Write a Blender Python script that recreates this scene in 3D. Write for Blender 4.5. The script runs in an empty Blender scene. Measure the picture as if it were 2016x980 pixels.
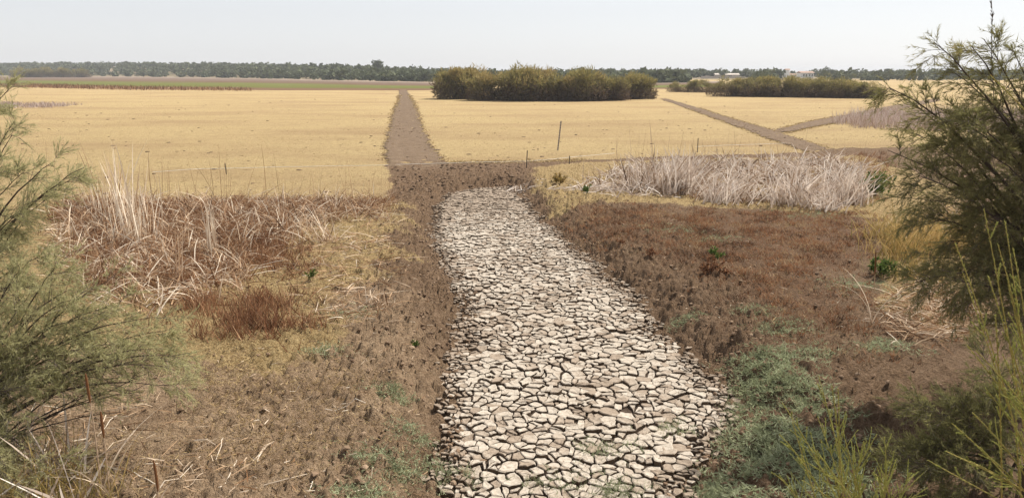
import bpy, math
import numpy as np
from mathutils import Vector

# ------------------------------------------------------------------ camera, sky, sun, exposure
scn = bpy.context.scene
COL = scn.collection
W0, H0, F0 = 2016.0, 980.0, 1500.0
CAM_H = 4.0
HORIZON = 140.0
PITCH = math.atan((H0/2-HORIZON)/F0)

cam_d = bpy.data.cameras.new('camera'); cam = bpy.data.objects.new('camera', cam_d); COL.objects.link(cam)
cam.location = (0, 0, CAM_H); cam.rotation_euler = (math.pi/2-PITCH, 0, 0)
cam_d.sensor_width = 36.0; cam_d.lens = 36.0*F0/W0
cam_d.clip_start = 0.05; cam_d.clip_end = 9000
scn.camera = cam

SUN_AZ = math.radians(52)      # clockwise from the view direction (+Y) towards +X
SUN_EL = math.radians(50)
world = bpy.data.worlds.new('World'); scn.world = world; world.use_nodes = True
wn = world.node_tree; wn.nodes.clear()
sky = wn.nodes.new('ShaderNodeTexSky'); sky.sky_type = 'NISHITA'; sky.sun_disc = False
sky.sun_elevation = SUN_EL; sky.sun_rotation = SUN_AZ
sky.air_density = 1.0; sky.dust_density = 0.7; sky.ozone_density = 2.0
hsv = wn.nodes.new('ShaderNodeHueSaturation'); hsv.inputs['Saturation'].default_value = 0.34
bg = wn.nodes.new('ShaderNodeBackground'); bg.inputs['Strength'].default_value = 0.095
wo = wn.nodes.new('ShaderNodeOutputWorld')
veil = wn.nodes.new('ShaderNodeMix'); veil.data_type = 'RGBA'; veil.inputs[0].default_value = 0.55   # thin even summer haze veiling the blue
veil.inputs[7].default_value = (6.5, 6.55, 6.85, 1)
wn.links.new(sky.outputs[0], hsv.inputs['Color']); wn.links.new(hsv.outputs[0], veil.inputs[6]); wn.links.new(veil.outputs[2], bg.inputs[0]); wn.links.new(bg.outputs[0], wo.inputs[0])

sd_ = bpy.data.lights.new('sun', 'SUN'); sd_.energy = 5.0; sd_.angle = math.radians(0.6); sd_.color = (1.0, 0.95, 0.87)
sun = bpy.data.objects.new('sun', sd_); COL.objects.link(sun)
sdir = Vector((math.sin(SUN_AZ)*math.cos(SUN_EL), math.cos(SUN_AZ)*math.cos(SUN_EL), math.sin(SUN_EL)))
sun.rotation_euler = sdir.to_track_quat('Z', 'Y').to_euler(); sun.location = (0, 0, 60)
vs = scn.view_settings
vs.view_transform = 'Standard'; vs.look = 'None'; vs.gamma = 1.0; vs.use_curve_mapping = False; vs.exposure = 0.5
scn.render.engine = 'CYCLES'

# ------------------------------------------------------------------ helpers
rng = np.random.default_rng(7)
def pix(x, y, z=0.0):
    """photo pixel -> world point on the horizontal plane z"""
    dx = (x-W0/2)/F0; dy = -(y-H0/2)/F0
    c, s = math.cos(PITCH), math.sin(PITCH)
    d = np.array([dx, c+dy*s, -s+dy*c])
    t = (z-CAM_H)/d[2]
    return np.array([d[0]*t, d[1]*t, z])
def at(x, y, Y):
    """photo pixel -> world point at forward distance Y"""
    dx = (x-W0/2)/F0; dy = -(y-H0/2)/F0
    c, s = math.cos(PITCH), math.sin(PITCH)
    d = np.array([dx, c+dy*s, -s+dy*c]); t = Y/d[1]
    return np.array([d[0]*t, Y, CAM_H+d[2]*t])
def poly(pts, z=0.0):
    return np.array([pix(x, y, z)[:2] for x, y in pts])

def _hash(ix, iy, seed):
    h = (ix.astype(np.int64)*374761393 + iy.astype(np.int64)*668265263 + seed*974634777) & 0x7fffffff
    h = ((h ^ (h >> 13))*1274126177) & 0x7fffffff
    return ((h ^ (h >> 16)) & 0xffff)/65535.0
def vnoise(x, y, seed=0):
    """gradient noise, about 0..1"""
    x = np.asarray(x, float); y = np.asarray(y, float); x, y = x*.8660+y*.5, y*.8660-x*.5
    ix = np.floor(x); iy = np.floor(y); fx = x-ix; fy = y-iy
    u = fx*fx*fx*(fx*(fx*6-15)+10); v = fy*fy*fy*(fy*(fy*6-15)+10)
    def gr(a, b):
        h = _hash(ix+a, iy+b, seed)*2*math.pi; return np.cos(h)*(fx-a)+np.sin(h)*(fy-b)
    return .5+.75*((gr(0, 0)*(1-u)+gr(1, 0)*u)*(1-v)+(gr(0, 1)*(1-u)+gr(1, 1)*u)*v)
def fbm(x, y, f, seed=0, o=4):
    v = 0; amp = .5
    for k in range(o):
        v = v+amp*(vnoise(x*f+17.3*k, y*f-9.1*k, seed+k)-.5)*2; f = f*2.03; amp *= .5
    return v
def sstep(a, b, x):
    t = np.clip((x-a)/(b-a), 0, 1); return t*t*(3-2*t)
def sdist(px, py, P):
    """signed distance to polygon, positive inside"""
    px = np.asarray(px, float); py = np.asarray(py, float)
    d2 = np.full(px.shape, 1e18); ins = np.zeros(px.shape, bool)
    n = len(P)
    for i in range(n):
        x1, y1 = P[i]; x2, y2 = P[(i+1) % n]
        ex, ey = x2-x1, y2-y1; L = ex*ex+ey*ey+1e-12
        t = np.clip(((px-x1)*ex+(py-y1)*ey)/L, 0, 1)
        d2 = np.minimum(d2, (px-x1-t*ex)**2+(py-y1-t*ey)**2)
        c = ((y1 > py) != (y2 > py)) & (px < ex*(py-y1)/(ey if abs(ey) > 1e-12 else 1e-12)+x1)
        ins ^= c
    return np.where(ins, 1, -1)*np.sqrt(d2)
def scatter(P, n, jitter=0.0, seed=0, noise=0.0, nf=.6, thr=0.0):
    """n random points in polygon P (world xy) with a ragged edge; noise>0 thins in patches"""
    r = np.random.default_rng(seed); out = []; tot = 0
    lo = P.min(0)-jitter; hi = P.max(0)+jitter
    for _ in range(60):
        q = lo+(hi-lo)*r.random((max(n, 1000)*2, 2))
        s = sdist(q[:, 0], q[:, 1], P)
        keep = s+jitter*(fbm(q[:, 0], q[:, 1], nf*2, seed+3)+.55*r.normal(size=len(q))-.2) > 0
        if noise > 0:
            keep &= r.random(len(q)) < np.clip(.5+noise*(fbm(q[:, 0], q[:, 1], nf, seed+11)+thr), 0, 1)
        out.append(q[keep]); tot += keep.sum()
        if tot >= n: break
    return np.concatenate(out)[:n]
def unit(v): return v/np.maximum(np.linalg.norm(v, axis=-1, keepdims=True), 1e-9)

class MB:
    def __init__(s): s.v = []; s.q = []; s.t = []; s.c = []; s.n = 0; s.mq = []; s.mt = []
    def add(s, v, quads=None, tris=None, tint=.5, mq=0, mt=0):
        v = np.asarray(v, float).reshape(-1, 3); o = s.n
        s.v.append(v); s.n += len(v)
        s.c.append(np.broadcast_to(np.asarray(tint, float), (len(v),)).copy())
        if quads is not None and len(quads):
            q = np.asarray(quads, np.int64).reshape(-1, 4)+o; s.q.append(q); s.mq.append(np.full(len(q), mq))
        if tris is not None and len(tris):
            t = np.asarray(tris, np.int64).reshape(-1, 3)+o; s.t.append(t); s.mt.append(np.full(len(t), mt))
        return s
    def mesh(s, name, mats, smooth=False):
        v = np.concatenate(s.v); q = np.concatenate(s.q) if s.q else np.zeros((0, 4), int)
        t = np.concatenate(s.t) if s.t else np.zeros((0, 3), int)
        me = bpy.data.meshes.new(name)
        me.vertices.add(len(v)); me.vertices.foreach_set('co', v.astype(np.float32).ravel())
        nl = len(q)*4+len(t)*3; me.loops.add(nl)
        me.loops.foreach_set('vertex_index', np.concatenate([q.ravel(), t.ravel()]).astype(np.int32))
        me.polygons.add(len(q)+len(t))
        ls = np.concatenate([np.arange(len(q))*4, len(q)*4+np.arange(len(t))*3]).astype(np.int32)
        me.polygons.foreach_set('loop_start', ls)
        mi = np.concatenate(s.mq+s.mt) if (s.mq or s.mt) else np.zeros(0)
        me.polygons.foreach_set('material_index', mi.astype(np.int32))
        me.polygons.foreach_set('use_smooth', np.full(len(q)+len(t), smooth))
        a = me.attributes.new('tint', 'FLOAT', 'POINT'); a.data.foreach_set('value', np.concatenate(s.c).astype(np.float32))
        for m in (mats if isinstance(mats, (list, tuple)) else [mats]): me.materials.append(m)
        me.update(calc_edges=True)
        return me
    def build(s, name, mats, parent=None, smooth=False):
        o = bpy.data.objects.new(name, s.mesh(name, mats, smooth)); COL.objects.link(o)
        if parent is not None: o.parent = parent; o.matrix_parent_inverse = parent.matrix_world.inverted()
        return o

def tag(o, label=None, cat=None, group=None, kind=None):
    if label: o['label'] = label
    if cat: o['category'] = cat
    if group: o['group'] = group
    if kind: o['kind'] = kind
    return o
def empty(name, loc, label=None, cat=None, group=None):
    o = bpy.data.objects.new(name, None); COL.objects.link(o); o.location = [float(a) for a in loc]
    o.empty_display_size = .2
    bpy.context.view_layer.update()
    return tag(o, label, cat, group)

def blades(mb, P, D, L, Wd, bend, tint, nseg=3, r=rng, taper=.8, side=None):
    """N curved tapering strips. P base, D unit direction, L length, Wd width, bend (N,3) added as L*t^2"""
    N = len(P)
    if N == 0: return
    L = np.broadcast_to(L, (N,)); Wd = np.broadcast_to(Wd, (N,)); tint = np.broadcast_to(tint, (N,))
    S = unit(np.cross(D, r.normal(size=(N, 3)))) if side is None else side
    vs_, quads, tris = [], [], []
    per = 2*nseg+1
    V = np.zeros((N, per, 3))
    for k in range(nseg):
        t = k/nseg
        c = P+D*(L*t)[:, None]+bend*(L*t*t)[:, None]
        w = (Wd*.5*(1-t**2*taper))[:, None]*S
        V[:, 2*k] = c-w; V[:, 2*k+1] = c+w
    V[:, 2*nseg] = P+D*L[:, None]+bend*L[:, None]
    base = (np.arange(N)*per)[:, None]
    for k in range(nseg-1): quads.append(base+np.array([[2*k, 2*k+1, 2*k+3, 2*k+2]]))
    tris = base+np.array([[2*nseg-2, 2*nseg-1, 2*nseg]])
    mb.add(V.reshape(-1, 3), np.concatenate(quads) if quads else None, tris, np.repeat(tint, per))
def tubes(mb, P, R, ns=5, tint=.5):
    """P (N,K,3) polylines, R (N,K) radii"""
    N, K, _ = P.shape
    if N == 0: return
    T = unit(P[:, -1]-P[:, 0]); A = unit(np.cross(T, np.array([.31, .77, .12]))); B = np.cross(T, A)
    an = np.arange(ns)/ns*2*math.pi
    ring = A[:, None, None]*np.cos(an)[None, None, :, None]+B[:, None, None]*np.sin(an)[None, None, :, None]
    V = P[:, :, None, :]+ring*R[:, :, None, None]
    idx = np.arange(N*K*ns).reshape(N, K, ns); n2 = np.roll(idx, -1, axis=2)
    Q = np.stack([idx[:, :-1], n2[:, :-1], n2[:, 1:], idx[:, 1:]], -1).reshape(-1, 4)
    cap = []
    top = idx[:, -1]
    for k in range(1, ns-1): cap.append(np.stack([top[:, 0], top[:, k], top[:, k+1]], -1))
    mb.add(V.reshape(-1, 3), Q, np.concatenate(cap), tint if np.isscalar(tint) else np.repeat(tint, K*ns))
def branch(base, D, L, K=6, droop=-.1, wig=.05, r=rng):
    N = len(base); s = np.linspace(0, 1, K)
    P = base[:, None]+D[:, None]*(L[:, None]*s)[..., None]
    P[:, :, 2] += droop*(L[:, None]*s**2)
    w = r.normal(size=(N, K, 3))*wig*L[:, None, None]; w[:, 0] = 0
    w = np.cumsum(w, 1)*.6; w[:, 0] = 0
    return P+w
def children(par, n, ang, lo=.15, hi=1., up=0., r=rng):
    """pick n points on parent polylines; return base, direction, t"""
    N, K, _ = par.shape
    i = r.integers(0, N, n); t = lo+(hi-lo)*r.random(n); u = t*(K-1); k = np.minimum(u.astype(int), K-2); f = (u-k)[:, None]
    b = par[i, k]*(1-f)+par[i, k+1]*f; T = unit(par[i, k+1]-par[i, k])
    q = unit(np.cross(T, r.normal(size=(n, 3)))); a = ang*(.6+.8*r.random(n))[:, None]
    D = T*np.cos(a)+q*np.sin(a); D[:, 2] += up
    return b, unit(D), t, i

# ------------------------------------------------------------------ materials
class NT:
    def __init__(s, name):
        s.m = bpy.data.materials.new(name); s.m.use_nodes = True; s.t = s.m.node_tree; s.t.nodes.clear()
        s.out = s.n('ShaderNodeOutputMaterial')
    def n(s, typ, **kw):
        nd = s.t.nodes.new(typ)
        for k, v in kw.items(): setattr(nd, k, v)
        return nd
    def l(s, a, b): s.t.links.new(a, b)
    def pos(s, sc=(1, 1, 1)):
        g = s.n('ShaderNodeNewGeometry'); mp = s.n('ShaderNodeMapping'); mp.inputs['Scale'].default_value = sc
        s.l(g.outputs['Position'], mp.inputs['Vector']); return mp.outputs[0]
    def noise(s, scale, vec, detail=4, rough=.6):
        nd = s.n('ShaderNodeTexNoise'); nd.inputs['Scale'].default_value = scale; nd.inputs['Detail'].default_value = detail
        nd.inputs['Roughness'].default_value = rough; s.l(vec, nd.inputs['Vector']); return nd.outputs['Fac']
    def ramp(s, fac, stops):
        nd = s.n('ShaderNodeValToRGB'); e = nd.color_ramp.elements
        while len(e) < len(stops): e.new(.5)
        for i, (p, c) in enumerate(stops):
            e[i].position = p; e[i].color = tuple(c)+((1,) if len(c) == 3 else ())
        s.l(fac, nd.inputs[0]); return nd.outputs[0]
    def attr(s, name):
        nd = s.n('ShaderNodeAttribute'); nd.attribute_name = name; return nd
    def mix(s, fac, a, b, typ='MIX'):
        nd = s.n('ShaderNodeMix', data_type='RGBA', blend_type=typ)
        for sock, v in ((nd.inputs[0], fac), (nd.inputs[6], a), (nd.inputs[7], b)):
            if hasattr(v, 'is_output'): s.l(v, sock)
            else: sock.default_value = v if not isinstance(v, tuple) or len(v) == 4 else v+(1,)
        return nd.outputs[2]
    def math(s, op, a, b=None, clamp=False):
        nd = s.n('ShaderNodeMath', operation=op, use_clamp=clamp)
        for sock, v in ((nd.inputs[0], a), (nd.inputs[1], b)):
            if v is None: continue
            if hasattr(v, 'is_output'): s.l(v, sock)
            else: sock.default_value = v
        return nd.outputs[0]
    def bump(s, h, dist, strength=1.0):
        nd = s.n('ShaderNodeBump'); nd.inputs['Distance'].default_value = dist; nd.inputs['Strength'].default_value = strength
        s.l(h, nd.inputs['Height']); return nd.outputs[0]
    def bsdf(s, col, rough=.9, normal=None, spec=.2, transl=None):
        p = s.n('ShaderNodeBsdfPrincipled')
        if hasattr(col, 'is_output'): s.l(col, p.inputs['Base Color'])
        else: p.inputs['Base Color'].default_value = tuple(col)+(1,)
        p.inputs['Roughness'].default_value = rough; p.inputs['Specular IOR Level'].default_value = spec
        if normal is not None: s.l(normal, p.inputs['Normal'])
        sh = p.outputs[0]
        if transl:
            tr = s.n('ShaderNodeBsdfTranslucent')
            if hasattr(col, 'is_output'): s.l(col, tr.inputs[0])
            else: tr.inputs[0].default_value = tuple(col)+(1,)
            mx = s.n('ShaderNodeMixShader'); mx.inputs[0].default_value = transl
            s.l(sh, mx.inputs[1]); s.l(tr.outputs[0], mx.inputs[2]); sh = mx.outputs[0]
        s.l(sh, s.out.inputs[0]); return s.m

def mat_tint(name, stops, rough=.85, transl=None, spec=.15, noise_scale=None, namp=.25):
    m = NT(name); f = m.attr('tint').outputs['Fac']
    if noise_scale:
        nz = m.noise(noise_scale, m.pos(), 3)
        f = m.math('ADD', f, m.math('MULTIPLY', m.math('SUBTRACT', nz, .5), namp), True)
    return m.bsdf(m.ramp(f, stops), rough, None, spec, transl)

M = {}
M['bark'] = mat_tint('bark', [(0, (.035, .024, .017)), (.6, (.09, .065, .048)), (1, (.17, .14, .11))], noise_scale=14)
M['tam_dark'] = mat_tint('tamarisk_leaves_olive', [(0, (.11, .108, .044)), (.5, (.24, .225, .09)), (.8, (.34, .295, .125)), (1, (.40, .29, .14))], transl=.5)
M['tam_soft'] = mat_tint('tamarisk_leaves_grey_green', [(0, (.22, .215, .10)), (.5, (.42, .40, .20)), (.85, (.52, .475, .26)), (1, (.55, .45, .26))], transl=.55)
M['shoot'] = mat_tint('tamarisk_shoot', [(0, (.16, .19, .05)), (.5, (.34, .36, .10)), (.8, (.52, .48, .16)), (1, (.46, .25, .10))], transl=.3)
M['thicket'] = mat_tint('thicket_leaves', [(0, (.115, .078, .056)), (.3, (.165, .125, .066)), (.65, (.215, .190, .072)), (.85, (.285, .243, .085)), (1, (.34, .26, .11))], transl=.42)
M['wood'] = mat_tint('far_wood_leaves', [(0, (.046, .058, .030)), (.5, (.09, .105, .052)), (1, (.155, .16, .08))], transl=.2)
M['reed_pale'] = mat_tint('dry_reed_pale', [(0, (.10, .06, .034)), (.3, (.30, .205, .13)), (.62, (.56, .455, .37)), (1, (.82, .735, .645))], transl=.25)
M['reed_tan'] = mat_tint('dry_reed_tan', [(0, (.07, .034, .017)), (.3, (.24, .125, .06)), (.6, (.50, .335, .20)), (1, (.82, .71, .56))], transl=.25)
M['reed_mauve'] = mat_tint('dry_reed_mauve', [(0, (.22, .14, .10)), (.5, (.45, .35, .30)), (1, (.68, .59, .54))], transl=.2)
M['reed_green'] = mat_tint('yellowing_reed', [(0, (.13, .13, .045)), (.5, (.36, .255, .085)), (1, (.58, .40, .17))], transl=.3)
M['seablite'] = mat_tint('seablite', [(0, (.07, .042, .026)), (.35, (.17, .092, .052)), (.7, (.36, .17, .08)), (1, (.48, .35, .21))], transl=.2)
M['dryweed'] = mat_tint('dry_brown_weed', [(0, (.07, .036, .021)), (.6, (.26, .12, .058)), (1, (.46, .29, .16))], transl=.2)
M['straw'] = mat_tint('straw_ground_cover', [(0, (.17, .105, .05)), (.5, (.40, .285, .135)), (1, (.62, .48, .26))], transl=.2)
M['greymat'] = mat_tint('grey_green_ground_cover', [(0, (.13, .14, .07)), (.5, (.31, .335, .19)), (1, (.47, .49, .31))], transl=.35)
M['greenleaf'] = mat_tint('green_weed_leaves', [(0, (.045, .065, .016)), (.6, (.10, .15, .035)), (1, (.24, .26, .07))], transl=.35)
M['mat_yellow'] = mat_tint('yellow_mat_stems', [(0, (.25, .16, .075)), (.5, (.46, .34, .168)), (1, (.57, .44, .235))], transl=.15)
M['clod'] = mat_tint('soil_clod', [(0, (.085, .052, .031)), (.6, (.185, .12, .074)), (1, (.31, .22, .145))], noise_scale=25)
M['spike'] = mat_tint('cattail_spike', [(0, (.12, .05, .02)), (1, (.24, .11, .045))], noise_scale=40)
M['fallen'] = mat_tint('fallen_reed_stalk', [(0, (.30, .21, .13)), (.5, (.55, .45, .34)), (1, (.74, .68, .58))])
def plain(name, c, rough=.8, ns=8, amp=.25):
    m = NT(name); nz = m.noise(ns, m.pos(), 4)
    return m.bsdf(m.ramp(nz, [(.25, tuple(a*(1-amp) for a in c)), (.75, tuple(min(1, a*(1+amp)) for a in c))]), rough)
M['dark_steel'] = plain('dark_post', (.05, .042, .036))
M['gauge_wood'] = plain('gauge_wood', (.42, .36, .29), ns=20)
M['gauge_mark'] = plain('gauge_mark', (.15, .125, .10))
M['cord'] = plain('white_cord', (.78, .74, .66))
M['whitewash'] = plain('whitewash', (.78, .76, .72), ns=.6, amp=.06)
M['rooftile'] = plain('roof_tile', (.34, .22, .16), ns=2)
M['opening'] = plain('dark_opening', (.045, .04, .036))
M['palewall'] = plain('pale_stone_wall', (.48, .42, .36), ns=1)

# ground
def ground_material():
    m = NT('lake_bed_ground'); p = m.pos()
    z = m.attr('zone'); sep = m.n('ShaderNodeSeparateColor'); m.l(z.outputs['Color'], sep.inputs[0])
    crumb = m.noise(42, p, 4, .75); mid = m.noise(2.2, p, 6, .65); fine = m.noise(19, p, 5, .7); vf = m.noise(70, p, 3, .7)
    soil = m.ramp(mid, [(.25, (.115, .070, .040)), (.5, (.195, .124, .074)), (.75, (.285, .195, .122))])
    soil = m.mix(.5, soil, m.ramp(fine, [(.3, (.065, .039, .023)), (.52, (.195, .125, .075)), (.75, (.35, .25, .165))]))
    pale = m.mix(.5, m.ramp(mid, [(.25, (.22, .142, .083)), (.5, (.36, .25, .155)), (.75, (.46, .34, .222))]), m.ramp(fine, [(.3, (.13, .082, .048)), (.52, (.35, .242, .15)), (.75, (.52, .40, .27))]))
    soil = m.mix(m.math('MULTIPLY', z.outputs['Alpha'], m.ramp(m.noise(.9, p, 5, .6), [(.3, (.35, .35, .35)), (.6, (1, 1, 1))])), soil, pale)
    soil = m.mix(.8, soil, m.ramp(crumb, [(.32, (.35, .33, .31)), (.5, (1, 1, 1)), (.7, (1.25, 1.25, 1.25))]), 'MULTIPLY')
    # yellow mat: stretched flecks
    st = m.noise(5.0, m.pos((.55, 1.6, 1)), 6, .75)
    st2 = m.noise(26, m.pos((.5, 1.5, 1)), 3, .7)
    yel = m.ramp(st, [(.28, (.19, .12, .060)), (.40, (.37, .26, .125)), (.55, (.46, .34, .168)), (.75, (.53, .41, .215))])
    yel = m.mix(.4, yel, m.ramp(st2, [(.3, (.20, .13, .066)), (.5, (.44, .325, .16)), (.72, (.58, .45, .24))]))
    yel = m.mix(m.math('MULTIPLY', m.ramp(m.noise(.11, m.pos((.5, 1.2, 1)), 6, .7), [(.45, (0, 0, 0)), (.66, (1, 1, 1))]), .75), yel, (.31, .205, .105))
    fl = m.noise(2.6, m.pos((.5, 1.5, 1)), 3, .55); fl2 = m.noise(7.5, m.pos((.45, 1.5, 1)), 3, .6)
    yel = m.mix(m.math('MULTIPLY', m.ramp(fl, [(.63, (0, 0, 0)), (.70, (1, 1, 1))]), .75), yel, (.17, .11, .06))
    yel = m.mix(m.math('MULTIPLY', m.ramp(fl2, [(.60, (0, 0, 0)), (.70, (1, 1, 1))]), .6), yel, (.20, .13, .068))
    red = m.ramp(fine, [(.3, (.075, .043, .025)), (.7, (.22, .125, .07))])
    straw = m.ramp(fine, [(.25, (.17, .108, .050)), (.5, (.36, .255, .122)), (.75, (.52, .395, .205))])
    def fz(ch):   # noisy threshold of a zone mask
        a = m.math('ADD', sep.outputs[ch], m.math('MULTIPLY', m.math('SUBTRACT', mid, .5), .7))
        a = m.math('ADD', a, m.math('MULTIPLY', m.math('SUBTRACT', fine, .5), .5))
        return m.math('MULTIPLY', m.math('SUBTRACT', a, .38), 4, True)
    c = m.mix(fz(2), soil, straw); c = m.mix(fz(1), c, red); c = m.mix(fz(0), c, yel)
    h = m.math('ADD', m.math('MULTIPLY', fine, .7), m.math('MULTIPLY', vf, .3))
    h = m.math('ADD', h, m.math('MULTIPLY', st, .8))
    return m.bsdf(c, .95, m.bump(h, .11, 1.0), .1)
M['ground'] = ground_material()
def soil_material(name, a, b, c, sc=1.0):
    m = NT(name); p = m.pos(); mid = m.noise(1.6*sc, p, 6, .7); fine = m.noise(14*sc, p, 5, .7)
    col = m.mix(.55, m.ramp(mid, [(.3, a), (.5, b), (.72, c)]), m.ramp(fine, [(.3, a), (.5, b), (.72, c)]))
    return m.bsdf(col, .95, m.bump(m.math('ADD', fine, mid), .05, .9), .1)
M['track'] = soil_material('bare_track_soil', (.085, .055, .033), (.160, .110, .070), (.26, .19, .127))
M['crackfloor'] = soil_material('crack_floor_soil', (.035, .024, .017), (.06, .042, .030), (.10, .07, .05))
def plate_material():
    m = NT('mud_plate_top'); p = m.pos(); t = m.attr('tint').outputs['Fac']
    big = m.noise(.55, p, 5, .7); fine = m.noise(22, p, 5, .7); vf = m.noise(90, p, 3)
    pale = m.ramp(fine, [(.25, (.265, .205, .152)), (.48, (.425, .363, .288)), (.75, (.545, .485, .405))])
    brown = m.ramp(fine, [(.3, (.17, .12, .08)), (.7, (.31, .23, .16))])
    k = m.math('ADD', big, m.math('MULTIPLY', m.math('SUBTRACT', t, .5), .6))
    f = m.ramp(k, [(.44, (0, 0, 0)), (.66, (1, 1, 1))])
    vor = m.n('ShaderNodeTexVoronoi', feature='DISTANCE_TO_EDGE'); vor.inputs['Scale'].default_value = 13
    wv = m.n('ShaderNodeVectorMath', operation='ADD'); nzv = m.n('ShaderNodeTexNoise'); nzv.inputs['Scale'].default_value = 14; m.l(p, nzv.inputs['Vector'])
    sc_ = m.n('ShaderNodeVectorMath', operation='SCALE'); sc_.inputs['Scale'].default_value = .07; m.l(nzv.outputs['Color'], sc_.inputs[0]); m.l(p, wv.inputs[0]); m.l(sc_.outputs[0], wv.inputs[1]); m.l(wv.outputs[0], vor.inputs['Vector'])
    hair = m.ramp(m.math('ADD', vor.outputs['Distance'], m.math('MULTIPLY', m.noise(5, p, 2), .12)), [(.062, (.25, .19, .14)), (.078, (1, 1, 1))])   # hairline cracks in the plates
    top = m.mix(.8, m.mix(m.math('MULTIPLY', f, .75), pale, brown), hair, 'MULTIPLY')
    return m.bsdf(top, .85, m.bump(m.math('ADD', fine, m.math('MULTIPLY', vf, .4)), .012, .8), .25)
M['plate'] = plate_material()
M['plateside'] = soil_material('mud_plate_side', (.075, .048, .030), (.13, .088, .056), (.19, .134, .088), 3)
def marsh_material():
    m = NT('far_marsh'); p = m.pos((.012, .03, 1)); g = m.n('ShaderNodeNewGeometry'); sx = m.n('ShaderNodeSeparateXYZ'); m.l(g.outputs['Position'], sx.inputs[0])
    nz = m.noise(1.0, p, 5, .6); t = m.attr('tint').outputs['Fac']
    f = m.math('ADD', t, m.math('MULTIPLY', m.math('SUBTRACT', nz, .5), .25))
    col = m.ramp(f, [(0, (.17, .098, .055)), (.14, (.155, .092, .05)), (.22, (.12, .122, .028)), (.48, (.135, .140, .036)), (.60, (.14, .088, .052)), (.8, (.17, .12, .09)), (.93, (.30, .235, .17)), (1, (.36, .29, .21))])
    fn = m.noise(1.1, m.pos((.3, 1, 1)), 4, .7)
    col = m.mix(.5, col, m.ramp(fn, [(.3, (.5, .5, .5)), (.7, (1.3, 1.3, 1.3))]), 'MULTIPLY')
    return m.bsdf(col, .95, None, .05)
M['marsh'] = marsh_material()
def hill_material():
    m = NT('hill_soil'); nz = m.noise(.03, m.pos(), 5, .65); fn = m.noise(.5, m.pos(), 4)
    c = m.mix(.3, m.ramp(nz, [(.35, (.13, .11, .055)), (.5, (.21, .165, .10)), (.7, (.32, .24, .17))]), m.ramp(fn, [(.3, (.10, .09, .04)), (.7, (.28, .22, .15))]))
    return m.bsdf(c, .95, None, .05)
M['hill'] = hill_material()

# ------------------------------------------------------------------ the setting: ground zones
CH_Z = -.30
CHANNEL = poly([(860, 1060), (868, 980), (868, 900), (866, 800), (884, 710), (902, 655), (902, 600), (884, 540), (860, 490), (846, 440),
                (852, 402), (885, 376), (940, 368), (1000, 366), (1032, 382), (1065, 420), (1115, 470), (1180, 520), (1225, 560), (1275, 600), (1305, 660),
                (1355, 700), (1432, 755), (1462, 800), (1420, 850), (1405, 900), (1350, 980), (1320, 1060)], CH_Z)
FAR = np.array([[4000, 4000], [-4000, 4000]])
YELLOW = np.concatenate([poly([(-1500, 420), (-300, 412), (60, 406), (300, 398), (560, 394), (768, 391), (768, 345), (764, 322), (820, 321), (885, 320), (1040, 318), (1150, 315),
                               (1300, 308), (1600, 300), (1640, 292), (1780, 290), (2400, 290), (3500, 290)]), FAR])
RED = poly([(1085, 425), (1180, 398), (1350, 412), (1500, 412), (1700, 418), (1730, 470), (1660, 560), (1710, 640), (1690, 690), (1600, 665), (1510, 640), (1430, 560), (1310, 505), (1180, 475)])
STRAW = poly([(-300, 430), (100, 398), (768, 392), (800, 450), (790, 520), (690, 590), (630, 700), (480, 740), (300, 700), (50, 690), (-300, 600)])
STRAW2 = poly([(1045, 330), (1150, 318), (1700, 305), (1900, 380), (1950, 620), (1850, 660), (1740, 600), (1720, 430), (1400, 405), (1180, 395), (1100, 410), (1060, 380)])
TRACKS = []

def height(x, y, detail=True):
    x = np.asarray(x, float); y = np.asarray(y, float)
    near = (np.abs(x) < 45) & (y < 70) & (y > -5)
    h = np.zeros(x.shape)
    if near.any():
        xx = x[near]; yy = y[near]
        s = sdist(xx, yy, CHANNEL); sn = s+.22*fbm(xx, yy, 1.3, 5, 3)
        ch = sstep(-.95, .12, sn)
        ys = sdist(xx, yy, YELLOW); ym = sstep(-.3, .3, ys)
        rough = (1-ym)*sstep(-3.8, -.3, -np.abs(s+.5))*.75+(1-ym)*.62
        rough = rough*(1-sstep(-.1, .25, s))
        bil = np.abs(fbm(xx, yy, 4.2, 31, 2)); bil2 = np.abs(fbm(xx+.03*fbm(xx, yy, 9, 33, 1), yy, 9.5, 41, 1))
        lump = .04*fbm(xx, yy, 1.7, 21, 3)+.13*(bil-.2)+.10*(bil2-.2)+.04*fbm(xx, yy, 17, 43, 1)
        hh = CH_Z*ch*1.22+lump*rough*1.6+.05*fbm(xx, yy, .35, 51, 3)*(1-ch)+.012*fbm(xx, yy, 3, 61, 3)*ym
        fade = sstep(70, 40, yy)*sstep(45, 30, np.abs(xx))
        h[near] = hh*fade
    return h

def grid_lines(segs):
    out = [segs[0][0]]
    for a, b, f in segs:
        v = out[-1]
        while v < b-1e-6:
            v = min(b, v+f(v)); out.append(v)
    return np.array(out)
gx = grid_lines([(0, 4.2, lambda v: .030), (4.2, 22, lambda v: max(.030, .011*v)), (22, 4000, lambda v: .16*v)])
gx = np.concatenate([-gx[:0:-1], gx])
gy = grid_lines([(-60, 5.6, lambda v: 3.3), (5.6, 45, lambda v: max(.028, .0056*v)), (45, 4000, lambda v: .06*v)])
X, Y = np.meshgrid(gx, gy)
Z = height(X.ravel(), Y.ravel()).reshape(X.shape)
nx, ny = len(gx), len(gy)
idx = np.arange(nx*ny).reshape(ny, nx)
Q = np.stack([idx[:-1, :-1], idx[:-1, 1:], idx[1:, 1:], idx[1:, :-1]], -1).reshape(-1, 4)
g = MB(); g.add(np.stack([X, Y, Z], -1).reshape(-1, 3), Q)
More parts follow.
